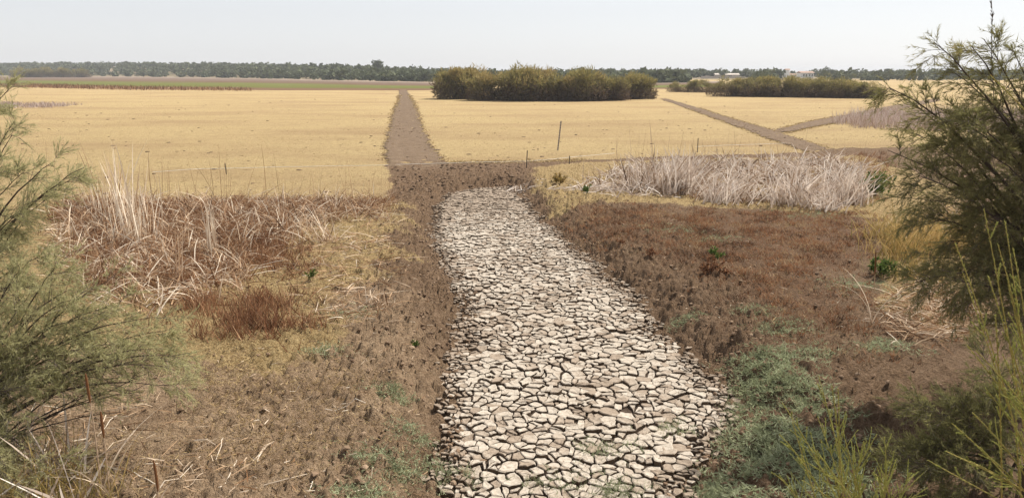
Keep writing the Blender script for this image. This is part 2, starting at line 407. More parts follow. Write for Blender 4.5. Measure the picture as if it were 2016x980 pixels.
ground = g.build('lake_bed', M['ground'], smooth=True); tag(ground, 'dry lake bed covered in yellow mat with brown trampled soil banks', kind='structure')
xr, yr = X.ravel(), Y.ravel()
zone = np.zeros((len(xr), 4), np.float32); zone[:, 3] = 1
zone[:, 0] = sstep(-.35, .35, sdist(xr, yr, YELLOW)+.55*fbm(xr, yr, .9, 71, 4))
zone[:, 1] = sstep(-.9, .9, sdist(xr, yr, RED)+1.3*fbm(xr, yr, .6, 72, 4))*.55
zone[:, 2] = np.maximum(sstep(-1.3, 1.3, sdist(xr, yr, STRAW)+1.8*fbm(xr, yr, .8, 73, 4)), sstep(-.6, .6, sdist(xr, yr, STRAW2)+.9*fbm(xr, yr, .5, 74, 3)))*.85
PALE = poly([(-400, 640), (300, 660), (620, 560), (800, 560), (850, 700), (830, 1100), (-600, 1100)])
zone[:, 3] = sstep(-.7, .7, sdist(xr, yr, PALE)+.8*fbm(xr, yr, .7, 75, 3))
a = ground.data.attributes.new('zone', 'FLOAT_COLOR', 'POINT'); a.data.foreach_set('color', zone.ravel())

# tracks of bare soil through the yellow mat (ragged-edged sheets)
def track(name, left, right, label, z=.035, n=420, seed=0):
    def resample(p):
        p = poly(p); s = np.concatenate([[0], np.cumsum(np.linalg.norm(np.diff(p, axis=0), axis=1)**.6)])
        u = np.linspace(0, s[-1], n); return np.stack([np.interp(u, s, p[:, 0]), np.interp(u, s, p[:, 1])], 1)
    A, B = resample(left), resample(right); r = np.random.default_rng(seed)
    wd = np.linalg.norm(A-B, axis=1, keepdims=True); U = (B-A)/np.maximum(wd, 1e-6)
    A = A+U*(r.normal(size=(n, 1))*.13+.30*fbm(A[:, 0], A[:, 1], .7, seed)[:, None]); B = B+U*(r.normal(size=(n, 1))*.13+.30*fbm(B[:, 0], B[:, 1], .7, seed+9)[:, None])
    K = 11; t = np.linspace(0, 1, K); P = A[:, None]*(1-t)[None, :, None]+B[:, None]*t[None, :, None]
    zz = height(P[..., 0].ravel(), P[..., 1].ravel()).reshape(n, K)+z+.05*np.clip(fbm(P[..., 0], P[..., 1], 1.8, seed+5, 3), -.3, 1)*(np.sin(np.linspace(0, 1, K)*3.14)[None]**.5)-.02*np.exp(-((np.linspace(0, 1, K)[None]-.3)/.06)**2)-.02*np.exp(-((np.linspace(0, 1, K)[None]-.7)/.06)**2)
    zz = zz-.10*(1-sstep(0, .05, np.linspace(0, 1, n)[:, None]+.02*r.normal(size=(n, K))))
    V = np.concatenate([P, zz[..., None]], -1).reshape(-1, 3); i = np.arange(n*K).reshape(n, K)
    mb = MB(); mb.add(V, np.stack([i[:-1, :-1], i[:-1, 1:], i[1:, 1:], i[1:, :-1]], -1).reshape(-1, 4))
    return tag(mb.build(name, M['track'], smooth=True), label, kind='structure')
track('bare_track', [(768, 338), (762, 322), (759, 300), (764, 270), (770, 240), (776, 217), (784, 202), (786, 188), (786, 177)],
      [(898, 335), (880, 321), (856, 302), (838, 270), (827, 240), (820, 216), (814, 202), (806, 188), (800, 177)], 'straight brown bare track running through the yellow lake bed to the far marsh', seed=3)
track('bare_track', [(1604, 303), (1560, 289), (1500, 268), (1420, 238), (1350, 213), (1300, 195)],
      [(1655, 298), (1610, 286), (1565, 273), (1510, 254), (1440, 234), (1375, 213), (1314, 195)], 'diagonal brown bare track running up to the end of the big thicket', seed=4)
track('bare_track', [(1520, 263), (1560, 259), (1600, 250), (1660, 240), (1740, 222), (1850, 199)],
      [(1512, 255), (1550, 252), (1590, 241), (1660, 228), (1740, 212), (1850, 193)], 'side track branching right towards the mauve reeds', z=.05, seed=5)

def margin(edges, n, seed, label):
    r = np.random.default_rng(seed); mb = MB()
    for e_ in edges:
        p = poly(e_); L = np.linalg.norm(np.diff(p, axis=0), axis=1)**.6; u = r.random(n)*L.sum(); c_ = np.concatenate([[0], np.cumsum(L)])
        q = np.stack([np.interp(u, c_, p[:, 0]), np.interp(u, c_, p[:, 1])], 1)+r.normal(size=(n, 2))*np.array([.16, .3]); b = np.c_[q, height(q[:, 0], q[:, 1])+.01]
        a = r.random(n)*6.28; D = unit(np.stack([np.cos(a), np.sin(a), .05+.2*r.random(n)], -1)); sc = .5+q[:, 1]/40
        blades(mb, b, D, (.03+.08*r.random(n))*sc, (.014+.016*r.random(n))*sc, r.normal(size=(n, 3))*.15, np.clip(.45+.35*r.normal(size=n), 0, 1), 2, r)
    return tag(mb.build('track_verge', M['mat_yellow']), label, 'ground cover', kind='stuff')
margin([[(762, 322), (759, 300), (764, 270), (770, 240), (776, 217), (784, 202), (786, 188)], [(880, 321), (856, 302), (838, 270), (827, 240), (820, 216), (814, 202), (806, 188)]], 1800, 41, 'ragged dry fringe along the straight track')
margin([[(1604, 303), (1560, 289), (1500, 268), (1420, 238), (1350, 213)], [(1655, 298), (1565, 273), (1510, 254), (1440, 234), (1375, 213)], [(1545, 262), (1600, 250), (1660, 240)], [(1535, 255), (1590, 241), (1660, 228)]], 1100, 42, 'ragged dry fringe along the diagonal track')
margin([[(100, 404), (300, 398), (560, 394), (768, 391)], [(885, 320), (1040, 318), (1150, 315)]], 1500, 43, 'ragged dry fringe along the near edge of the yellow field')

# far marsh beyond the yellow mat
def strip(name, near, far, mat, label, z, n=160, K=14, seed=1, jit=1.0):
    near = poly(near); far = poly(far); u = np.linspace(0, 1, n)
    def rs(p):
        s = np.linspace(0, 1, len(p)); return np.stack([np.interp(u, s, p[:, 0]), np.interp(u, s, p[:, 1])], 1)
    A, B = rs(near), rs(far); A[:, 1] += jit*fbm(A[:, 0], A[:, 1]*0, .05, seed)*6
    t = np.linspace(0, 1, K)**1.3; P = A[:, None]*(1-t)[None, :, None]+B[:, None]*t[None, :, None]
    V = np.concatenate([P, np.full((n, K, 1), z)], -1).reshape(-1, 3); i = np.arange(n*K).reshape(n, K)
    yp = (CAM_H*F0)/np.maximum(P[..., 1], 1)
    tint = (yp[:, :1]-yp)/np.maximum(yp[:, :1]-yp[:, -1:], 1e-6)
    mb = MB(); mb.add(V, np.stack([i[:-1, :-1], i[:-1, 1:], i[1:, 1:], i[1:, :-1]], -1).reshape(-1, 4), tint=tint.ravel())
    return tag(mb.build(name, mat), label, kind='structure')
strip('far_marsh', [(-700, 168), (-200, 169), (60, 172), (250, 176), (500, 178), (700, 178), (862, 178)],
      [(-700, 147), (-200, 147), (60, 148), (250, 149), (500, 152), (700, 158), (862, 162)], M['marsh'], 'far green and brown marsh band below the wooded hill', .03)
strip('far_marsh', [(1255, 176), (1320, 175), (1420, 174)], [(1255, 163), (1320, 162), (1420, 160)], M['marsh'], 'short green marsh band behind the big thicket', .03, seed=5, jit=.4)

# ------------------------------------------------------------------ the setting: hill and low rises behind the lake
HX = np.array([-1200, -300, 0, 250, 500, 700, 862, 1000, 1300, 1500, 1700, 2000, 3200.])
HB = np.interp(HX, [-1200, 0, 250, 500, 700, 862, 1000, 1300, 1500, 3200], [640, 640, 560, 430, 320, 285, 270, 262, 265, 300])      # distance of the foot
HZ = np.interp(HX, [-1200, 0, 200, 500, 740, 862, 1000, 1300, 1530, 1700, 3200], [7.8, 8.2, 8.6, 5.6, 2.8, .9, .7, .5, .35, .3, .3])   # crest height
def hill_z(px, d):
    b = np.interp(px, HX, HB); zc = np.interp(px, HX, HZ)
    return -.4+(zc+.4)*sstep(b-6, b+190, d)+.45*fbm(px*.012, d*.012, 1., 91, 3)*sstep(b, b+60, d)
def hill_point(px, d):
    th = (px-W0/2)/F0; return np.stack([th*d, d, hill_z(px, d)], -1)
pxs = np.linspace(-1200, 3200, 300); t = np.concatenate([np.linspace(0, 1, 26)**1.2*260, [400, 900, 3000]])
PX, TT = np.meshgrid(pxs, t); DD = np.interp(PX, HX, HB)-6+TT
V = hill_point(PX.ravel(), DD.ravel()); i = np.arange(PX.size).reshape(PX.shape)
mb = MB(); mb.add(V, np.stack([i[:-1, :-1], i[:-1, 1:], i[1:, 1:], i[1:, :-1]], -1).reshape(-1, 4))
tag(mb.build('hill', M['hill'], smooth=True), 'low sandy hill with scattered woodland beyond the lake', kind='structure')

# ------------------------------------------------------------------ far wood
def leaf_quads(mb, C, S, tint, r, flat=.55):
    N = len(C); A = unit(r.normal(size=(N, 3))*np.array([1, 1, flat])); B = unit(np.cross(A, r.normal(size=(N, 3))))
    S = np.broadcast_to(S, (N,))[:, None]
    V = np.stack([C-A*S-B*S*.6, C+A*S-B*S*.7, C+A*S*.8+B*S*.6, C-A*S*.7+B*S*.7], 1).reshape(-1, 3)
    mb.add(V, np.arange(4*N).reshape(-1, 4), tint=np.repeat(np.broadcast_to(tint, (N,)), 4))
def crown_pts(n, c, rx, rz, r, lumps=7):
    L = r.normal(size=(lumps, 3)); L = unit(L)*(.25+.5*r.random((lumps, 1)))
    k = r.integers(0, lumps, n); q = unit(r.normal(size=(n, 3)))*(.30+.26*r.random((n, 1)))
    p = (L[k]+q)*np.array([rx, rx, rz]); p[:, 2] = np.maximum(p[:, 2], -rz*.8)
    return p+c, .35+.5*r.random(lumps)[k]*.6+.2*r.random(n)
r = np.random.default_rng(11); mb = MB(); cnt = 0
for _ in range(4200):
    px = r.uniform(-250, 2350); b = np.interp(px, HX, HB); d = b+r.random()**1.0*250+4
    open_ = fbm(np.array([px*.011]), np.array([d*.016]), 1., 140, 3)[0]
    clear = ((640 < px < 728) and 55 < d-b < 105) or ((812 < px < 870) and 70 < d-b < 150) or ((1340 < px < 1480) and d-b < 170) or (px > 1500 and d-b < 60) or (1522 < px < 1604 and d < 470)
    if clear or (open_ > .30 and px < 900) or (px > 1500 and r.random() < .55) or (900 < px < 1280 and r.random() < .3): continue
    cnt += 1
    s = r.uniform(1.7, 3.2)*(1.0 if px < 900 else .95); c = hill_point(np.array([px]), np.array([d]))[0]; c[2] += s*.75
    p, tn = crown_pts(40, c, s*1.15, s*.95, r, 6)
    leaf_quads(mb, p, s*.29*(.7+.6*r.random(40)), np.clip(tn*.8+.2*r.random()-.02, 0, 1), r)
tag(mb.build('far_wood', M['wood']), 'grey-green woodland covering the far hill below the sky', 'woodland', kind='stuff')

def round_tree(name, px, d, s, label, group=None, trunk=1.6, crown=(1.1, .95), n=240, seed=0, mat='wood', z=None, lumps=9):
    r = np.random.default_rng(seed+500)
    base = hill_point(np.array([float(px)]), np.array([float(d)]))[0]; base[2] -= .1
    e = empty(name, base, label, 'tree', group)
    K = 6; h = trunk+s*crown[1]*.9
    P = np.zeros((1, K, 3)); P[0, :, 2] = np.linspace(0, h, K); P[0, :, 0] = .05*s*np.sin(np.linspace(0, 3, K)); P += base
    tb = MB(); tubes(tb, P, np.linspace(.07*s, .035*s, K)[None], 6, .4)
    bs, D, _, _ = children(P, 6, .9, .55, 1., .3, r); Bp = branch(bs, D, np.full(6, s*.8), 4, .05, .04, r)
    tubes(tb, Bp, np.linspace(.03*s, .01*s, 4)[None].repeat(6, 0), 4, .4)
    tb.build('trunk', M['bark'], e)
    c = base+np.array([0, 0, trunk+s*crown[1]*.75])
    p, tn = crown_pts(n, c, s*crown[0], s*crown[1], r, lumps)
    cb = MB(); leaf_quads(cb, p, s*.14*(.7+.6*r.random(n)), np.clip(tn*.8, 0, 1), r); cb.build('crown', M[mat], e)
    return e
round_tree('umbrella_pine', 750, 460, 4.2, 'lone umbrella pine standing above the wooded hill skyline', trunk=3.6, crown=(1.0, .62), n=260, seed=1, lumps=8)
round_tree('oak_tree', 13, 560, 4.9, 'dark round tree at the left end of the skyline', trunk=1.5, crown=(1.05, 1.0), n=380, seed=2)
for k, (px, dd, s) in enumerate([(645, 20, 2.6), (676, 58, 2.2), (600, 12, 2.4), (560, 10, 2.2), (700, 10, 2.2), (735, 8, 2.4), (770, 9, 2.6), (800, 10, 2.4), (838, 8, 2.8),
                                 (520, 9, 2.6), (470, 7, 3.0), (440, 6, 2.6), (300, 5, 3.2), (395, 8, 2.8)]):
    b = float(np.interp(px, HX, HB)); round_tree('oak_tree', px, b+dd, s, 'round grey-green tree at the foot of the wooded hill', 'round trees at the foot of the far hill', .8, seed=20+k, n=150)
for k, (px, dd, s) in enumerate([(1290, 12, 3.0), (1318, 16, 2.9), (1340, 120, 2.6)]):
    b = float(np.interp(px, HX, HB)); round_tree('oak_tree', px, b+dd, s, ['tree just right of the big thicket on the far shore', 'second tree right of the big thicket, beside the sandy rise', 'tree on the sandy rise behind the small low thicket'][k], None, .8, seed=50+k, n=170)
for k, (px, dd, s) in enumerate([(1412, 165, 2.5), (1455, 175, 2.9), (1620, 150, 2.6), (1608, 170, 3.4), (1665, 150, 2.6), (1700, 120, 2.4), (1735, 110, 2.6), (1765, 90, 2.5)]):
    b = float(np.interp(px, HX, HB)); round_tree('oak_tree', px, b+dd, s, ['skyline tree above the low pale stone wall', 'skyline tree between the pale shed and the farmhouse', 'tree a little right of the farmhouse, on the skyline', 'tallest tree right beside the farmhouse', 'tree by the small white shed on the skyline',
        'skyline tree behind the right end of the long thicket', 'skyline tree just past the right end of the long thicket', 'skyline tree seen left of the tamarisk branches'][k], 'trees on the skyline near the farmhouse', .8, seed=60+k, n=150)

# ------------------------------------------------------------------ farmhouse and pale walls on the rise
def boxv(x0, x1, y0, y1, z0, z1):
    v = np.array([[x, y, z] for x in (x0, x1) for y in (y0, y1) for z in (z0, z1)], float)
    return v, [[0, 1, 3, 2], [4, 6, 7, 5], [0, 4, 5, 1], [2, 3, 7, 6], [0, 2, 6, 4], [1, 5, 7, 3]]
def box(name, parent, mat, *b):
    m_ = MB(); m_.add(*boxv(*b)); o = m_.build(name, mat, None)
    o.parent = parent; return o
def gable(name, parent, mat, x0, x1, y0, y1, z0, h):
    ym = (y0+y1)/2; v = [[x0, y0, z0], [x1, y0, z0], [x1, y1, z0], [x0, y1, z0], [x0, ym, z0+h], [x1, ym, z0+h]]
    m_ = MB(); m_.add(v, [[0, 1, 5, 4], [2, 3, 4, 5], [3, 2, 1, 0]], [[0, 4, 3], [1, 2, 5]]); o = m_.build(name, mat, None); o.parent = parent; return o
hp = hill_point(np.array([1545.]), np.array([450.]))[0]
def hx(px): return (px-1545)/F0*450
e = empty('farmhouse', hp, 'long white farmhouse with a roof turret on the far skyline', 'house')
box('wall', e, M['whitewash'], hx(1562), hx(1586), -1, 6, -1, 2.6); gable('roof', e, M['rooftile'], hx(1560.5), hx(1587.5), -1.6, 6.6, 2.62, .9)
box('wall', e, M['whitewash'], hx(1533.5), hx(1553), -.5, 5, -1, 1.6); gable('roof', e, M['rooftile'], hx(1541), hx(1553.5), -.9, 5.4, 1.62, .55)
box('turret', e, M['whitewash'], hx(1534), hx(1541), .5, 3, 1.3, 4.2); tr = gable('turret_roof', e, M['rooftile'], hx(1533), hx(1542), .2, 3.3, 4.22, .7)
for px in (1566, 1571, 1577, 1582):
    w = box('window', e, M['opening'], hx(px), hx(px+2), -1.06, -1.003, .6, 1.9); w['label'] = 'dark window opening'
for px in (1544, 1549): box('door', e, M['opening'], hx(px), hx(px+2.2), -.56, -.503, -.6, 1.1)
hp = hill_point(np.array([1668.]), np.array([440.]))[0]; e = empty('farm_shed', hp, 'small white shed right of the farmhouse among far trees', 'shed')
box('wall', e, M['whitewash'], -3.2, 3.2, 0, 4, -1, 1.9); gable('roof', e, M['rooftile'], -3.4, 3.4, -.3, 4.3, 1.92, .7); box('door', e, M['opening'], -.6, .6, -.05, -.003, -.8, 1.2)
hp = hill_point(np.array([1413.]), np.array([400.]))[0]; e = empty('boundary_wall', hp, 'low pale stone wall on the sandy rise left of the farmhouse', 'wall')
for k in range(11):
    x = -11+k*2.05; box('wall_section', e, M['palewall'], x, x+2.03, 0, .5, -1.5, 1.1+.25*math.sin(k*1.7))
hp = hill_point(np.array([1420.]), np.array([430.]))[0]; e = empty('farm_shed', hp, 'long low pale shed on the rise above the small thicket', 'shed')
box('wall', e, M['palewall'], -6, 7, 0, 5, -1, 1.5); gable('roof', e, M['palewall'], -6.3, 7.3, -.4, 5.4, 1.52, .8); box('door', e, M['opening'], 1, 3, -.05, -.003, -.8, 1.0)

# ------------------------------------------------------------------ tamarisk thickets on the lake bed
def shrub(px, py, wpx, top, label, seed, cat='shrub', group=None, nl=22, nb=210, gold=.0, bl=1.0, leafmat='thicket'):
    nl = int(nl*1.3); nb = int(nb*1.2)
    """px,py foot pixel; wpx width in pixels; top pixel of the crown"""
    r = np.random.default_rng(seed); base = pix(px, py); d = base[1]
    sc = d*math.cos(PITCH)/F0; rx = wpx*sc*.5; h = (py-top)*sc*1.02; base = base+np.array([0, rx*.6, 0])
    e = empty('tamarisk_shrub', base, label, cat, group)
    ph = r.random(nl)*2*math.pi; ce = r.random(nl)**.8
    rad = .25+.62*r.random(nl); cz = (.10+.68*ce)
    wz = np.sqrt(np.clip(1-(cz-.15)**2*1.05, .12, 1))
    C = np.stack([np.cos(ph)*rad*wz*rx, np.sin(ph)*rad*wz*rx*.75, cz*h], -1)
    lr = np.clip((.25+.14*r.random(nl))*h, .3, None)*np.where(cz > .55, .35+.75*r.random(nl), 1)
    ntot = nl*nb; k = r.integers(0, nl, ntot); q = unit(r.normal(size=(ntot, 3)))
    P = C[k]+q*(lr[k]*(.25+.65*r.random(ntot)))[:, None]*np.array([1.15, 1.1, .95]); P[:, 2] = np.maximum(P[:, 2], .03*h*r.random(ntot))
    sk = r.random(ntot) < .16; aa = r.random(ntot)*2*math.pi; rr_ = np.sqrt(r.random(ntot))*.92
    P = np.where(sk[:, None], np.stack([np.cos(aa)*rr_*rx, np.sin(aa)*rr_*rx*.75, r.random(ntot)**1.3*.34*h], -1), P)
    D = unit(q*.8+np.array([0, 0, .75])+.45*r.normal(size=(ntot, 3)))
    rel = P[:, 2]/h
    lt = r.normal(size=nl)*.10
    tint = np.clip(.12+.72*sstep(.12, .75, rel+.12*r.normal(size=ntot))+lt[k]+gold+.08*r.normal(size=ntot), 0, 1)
    cb = MB(); L = (.06+.07*r.random(ntot))*h*1.1*bl
    blades(cb, P+base, D, L, L*.20, r.normal(size=(ntot, 3))*.15, tint, 2, r)
    ns = 14; tb = MB(); ang = r.random(ns)*2*math.pi; st = np.stack([np.cos(ang)*rx*.25, np.sin(ang)*rx*.2, np.zeros(ns)], -1)+base
    en = C[r.integers(0, nl, ns)]+base; s = np.linspace(0, 1, 6)
    Pn = st[:, None]*(1-s)[None, :, None]+en[:, None]*s[None, :, None]; Pn += np.cumsum(r.normal(size=Pn.shape)*.012*h, 1)*np.sin(s*3.14)[None, :, None]
    tubes(tb, Pn, (np.linspace(.022, .007, 6)*h)[None].repeat(ns, 0), 5, .35)
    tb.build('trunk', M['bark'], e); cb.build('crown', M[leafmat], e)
    return e
big = 'tamarisks of the big thicket'
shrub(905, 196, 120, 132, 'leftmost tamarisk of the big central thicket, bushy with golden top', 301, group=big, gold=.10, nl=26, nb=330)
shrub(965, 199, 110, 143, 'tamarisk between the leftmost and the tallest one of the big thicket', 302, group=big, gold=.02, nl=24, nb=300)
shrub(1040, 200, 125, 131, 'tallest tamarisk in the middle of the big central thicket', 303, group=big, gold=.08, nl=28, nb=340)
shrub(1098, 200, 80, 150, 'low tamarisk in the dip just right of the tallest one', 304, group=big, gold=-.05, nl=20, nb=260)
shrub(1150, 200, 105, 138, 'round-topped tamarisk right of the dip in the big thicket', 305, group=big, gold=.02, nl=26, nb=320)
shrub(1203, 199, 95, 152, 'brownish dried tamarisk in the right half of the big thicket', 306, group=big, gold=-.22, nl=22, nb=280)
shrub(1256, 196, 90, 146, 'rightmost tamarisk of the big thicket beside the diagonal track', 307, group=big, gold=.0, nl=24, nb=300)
gl = 'shrubs of the long thicket'
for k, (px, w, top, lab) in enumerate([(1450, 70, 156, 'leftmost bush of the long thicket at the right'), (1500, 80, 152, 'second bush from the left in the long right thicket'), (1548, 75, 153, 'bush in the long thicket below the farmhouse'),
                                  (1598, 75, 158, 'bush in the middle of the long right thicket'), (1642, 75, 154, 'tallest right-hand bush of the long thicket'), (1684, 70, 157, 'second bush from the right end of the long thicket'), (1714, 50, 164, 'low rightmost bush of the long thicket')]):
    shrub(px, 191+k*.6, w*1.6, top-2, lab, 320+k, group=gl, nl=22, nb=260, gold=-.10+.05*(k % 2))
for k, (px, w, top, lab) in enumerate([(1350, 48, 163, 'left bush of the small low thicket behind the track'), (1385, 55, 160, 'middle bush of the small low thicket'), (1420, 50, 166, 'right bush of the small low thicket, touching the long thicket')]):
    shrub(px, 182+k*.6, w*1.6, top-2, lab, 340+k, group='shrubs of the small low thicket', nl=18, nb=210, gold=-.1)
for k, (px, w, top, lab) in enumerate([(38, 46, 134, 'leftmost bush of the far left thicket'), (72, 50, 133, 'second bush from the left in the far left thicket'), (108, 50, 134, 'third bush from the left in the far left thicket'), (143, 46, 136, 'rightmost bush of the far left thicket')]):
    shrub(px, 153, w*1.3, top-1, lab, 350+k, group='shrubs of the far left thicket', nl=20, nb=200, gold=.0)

# ------------------------------------------------------------------ cracked mud
def clip_poly(Pg, nx_, ny_, c):
    out = []
    n = len(Pg)
    for i in range(n):
        a = Pg[i]; b = Pg[(i+1) % n]; da = a[0]*nx_+a[1]*ny_-c; db = b[0]*nx_+b[1]*ny_-c
        if da <= 0: out.append(a)
        if (da < 0 < db) or (db < 0 < da):
            t = da/(da-db); out.append((a[0]+(b[0]-a[0])*t, a[1]+(b[1]-a[1])*t))
    return out
r = np.random.default_rng(77); SP = .134
lo = CHANNEL.min(0)-.4; hi = CHANNEL.max(0)+.4
sx, sy = np.meshgrid(np.arange(lo[0], hi[0], SP), np.arange(lo[1], hi[1], SP*.9))
S = np.stack([sx.ravel()+(np.arange(sx.size)//sx.shape[1] % 2)*SP*.5, sy.ravel()], 1); S += r.normal(size=S.shape)*SP*.36; S = S[r.random(len(S)) < np.clip(.80+.9*fbm(S[:, 0], S[:, 1], 1.3, 270, 2), .45, 1)]
extra = lo+(hi-lo)*r.random((int(len(S)*.22), 2)); rim = lo+(hi-lo)*r.random((int(len(S)*2.2), 2)); rs_ = sdist(rim[:, 0], rim[:, 1], CHANNEL)+.3*fbm(rim[:, 0], rim[:, 1], 1.2, 230, 3)
rim = rim[(rs_ > -.15) & (rs_ < .28)]; S = np.concatenate([S, extra, rim])
sd0 = sdist(S[:, 0], S[:, 1], CHANNEL); S = S[sd0 > -.5]
sdS = sdist(S[:, 0], S[:, 1], CHANNEL)
cell = {}
for k_, p in enumerate(S): cell.setdefault((int(p[0]//.4), int(p[1]//.4)), []).append(k_)
def warp(p):
    x, y = p[:, 0], p[:, 1]
    return p+np.stack([.040*fbm(x, y, 8, 200, 2)+.05*fbm(x, y, 1.5, 201, 2), .040*fbm(x, y, 8, 210, 2)+.05*fbm(x, y, 1.5, 211, 2)], 1)
plates = []
edge_n = .35*fbm(S[:, 0], S[:, 1], 1.2, 230, 3)
for k_, p in enumerate(S):
    if sdS[k_]+edge_n[k_] < -.13+.32*r.random()**2+(.45*r.random() if p[1] > 21 else 0): continue
    cx, cy = int(p[0]//.4), int(p[1]//.4)
    nb = [j for ax in (-1, 0, 1) for ay in (-1, 0, 1) for j in cell.get((cx+ax, cy+ay), ()) if j != k_]
    d2 = [(S[j][0]-p[0])**2+(S[j][1]-p[1])**2 for j in nb]; nb = [nb[o_] for o_ in np.argsort(d2)[:22]]
    Pg = [(p[0]-.3, p[1]-.3), (p[0]+.3, p[1]-.3), (p[0]+.3, p[1]+.3), (p[0]-.3, p[1]+.3)]
    for j in nb:
        dx, dy = S[j][0]-p[0], S[j][1]-p[1]; L = math.hypot(dx, dy)+1e-9
        a_, b_ = (k_, j) if k_ < j else (j, k_)
        hsh = ((a_*73856093) ^ (b_*19349663)) % 1000/1000.
        gap = .0018+.002*hsh if hsh < .18 else .005+.0125*((hsh-.18)/.82)**1.5
        ux, uy = dx/L, dy/L
        Pg = clip_poly(Pg, ux, uy, p[0]*ux+p[1]*uy+L/2-gap)
        if len(Pg) < 3: break
    if len(Pg) < 3: continue
    A = np.array(Pg); q = []
    for i_ in range(len(A)):
        a_, b_ = A[i_], A[(i_+1) % len(A)]; L = np.linalg.norm(b_-a_)
        if L < .012: continue
        q.append(a_*.95+b_*.05); m_ = 2 if L > .07 else 1
        if L > .13: q.append(a_*.7+b_*.3)
        if m_ == 2: q.append((a_+b_)/2)
        if L > .13: q.append(a_*.3+b_*.7)
        if L > .06: q.append(a_*.05+b_*.95)
    if len(q) < 4: continue
    q = np.array(q); q = q+(q-q.mean(0))*r.normal(size=(len(q), 1))*.03
    plates.append((warp(q), sdS[k_]+edge_n[k_]+.08))
def plate_geo(q, sd1, r):
    n = len(q); c = q.mean(0); ar = np.linalg.norm(q-c, axis=1).mean()
    edge = sstep(.0, .5, sd1)
    dist = sstep(10, 22, c[1])
    tilt = r.normal(size=2)*.07; z0 = CH_Z+r.normal()*.012-.035*(1-edge)
    zf = lambda p: z0+(p-c)@tilt
    inn = c+(q-c)*(1-np.clip(.014/ar, .05, .25)); mid = c+(q-c)*.5
    jit = r.normal(size=n)*.003
    V = np.concatenate([np.c_[c+(q-c)*.93, np.full(n, CH_Z-.10)], np.c_[q, zf(q)-.007+jit], np.c_[inn, zf(inn)+jit*.5+.002]])
    V = np.concatenate([V, [[c[0], c[1], z0-.005]]])
    i = np.arange(n); j = (i+1) % n
    side = np.stack([i, j, n+j, n+i], 1); bev = np.stack([n+i, n+j, 2*n+j, 2*n+i], 1)
    fan = np.stack([2*n+i, 2*n+j, np.full(n, 3*n)], 1)
    tint = np.clip(.45+.30*r.normal()+.75*(1-sstep(0, .55, sd1+.1*r.normal()))+.8*sstep(19, 27, c[1]), 0, 1)
    return V, side, bev, fan, tint
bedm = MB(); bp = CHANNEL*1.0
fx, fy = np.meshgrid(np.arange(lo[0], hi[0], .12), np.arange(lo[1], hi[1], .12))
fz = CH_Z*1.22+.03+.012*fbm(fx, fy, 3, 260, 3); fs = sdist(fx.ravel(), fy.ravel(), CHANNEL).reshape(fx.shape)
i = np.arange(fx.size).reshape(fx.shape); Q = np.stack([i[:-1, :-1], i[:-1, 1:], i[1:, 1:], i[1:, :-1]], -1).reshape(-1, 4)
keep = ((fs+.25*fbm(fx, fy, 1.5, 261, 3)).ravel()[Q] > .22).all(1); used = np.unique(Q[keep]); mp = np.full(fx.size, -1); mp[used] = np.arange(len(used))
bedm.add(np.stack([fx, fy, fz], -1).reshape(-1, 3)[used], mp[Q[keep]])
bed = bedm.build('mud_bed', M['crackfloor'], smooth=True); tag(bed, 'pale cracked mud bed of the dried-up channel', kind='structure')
def seen(q):
    c = q.mean(0); Yc = c[1]; x = W0/2+F0*c[0]/(Yc*math.cos(PITCH)+(CAM_H-CH_Z)*math.sin(PITCH))
    ang = math.atan2(CAM_H-CH_Z, Yc)-PITCH; y = H0/2+F0*math.tan(ang)
    w = np.linalg.norm(q-c, axis=1).mean()
    return (w*w/Yc**3) if (0 < x < W0 and y < H0+10) else w*w/Yc**3*1e-3
order = sorted(range(len(plates)), key=lambda k_: -seen(plates[k_][0]))
rest = MB(); r = np.random.default_rng(78)
for n_, k_ in enumerate(order):
    V, side, topq, fan, tint = plate_geo(*plates[k_], r)
    if n_ < 300:
        c = V[-1].copy(); m_ = MB(); m_.add(V-c, side, None, tint, mq=1); m_.q.append(topq); m_.mq.append(np.zeros(len(topq))); m_.t.append(fan); m_.mt.append(np.zeros(len(fan)))
        o = bpy.data.objects.new('mud_plate', m_.mesh('mud_plate', [M['plate'], M['plateside']])); COL.objects.link(o); o.parent = bed; o.location = c
    else:
        o0 = rest.n; rest.add(V, side, None, tint, mq=1); rest.q.append(topq+o0); rest.mq.append(np.zeros(len(topq))); rest.t.append(fan+o0); rest.mt.append(np.zeros(len(fan)))
o = rest.build('mud_plates', [M['plate'], M['plateside']], bed); o['kind'] = 'stuff'
print('plates', len(plates), 'trees', cnt)

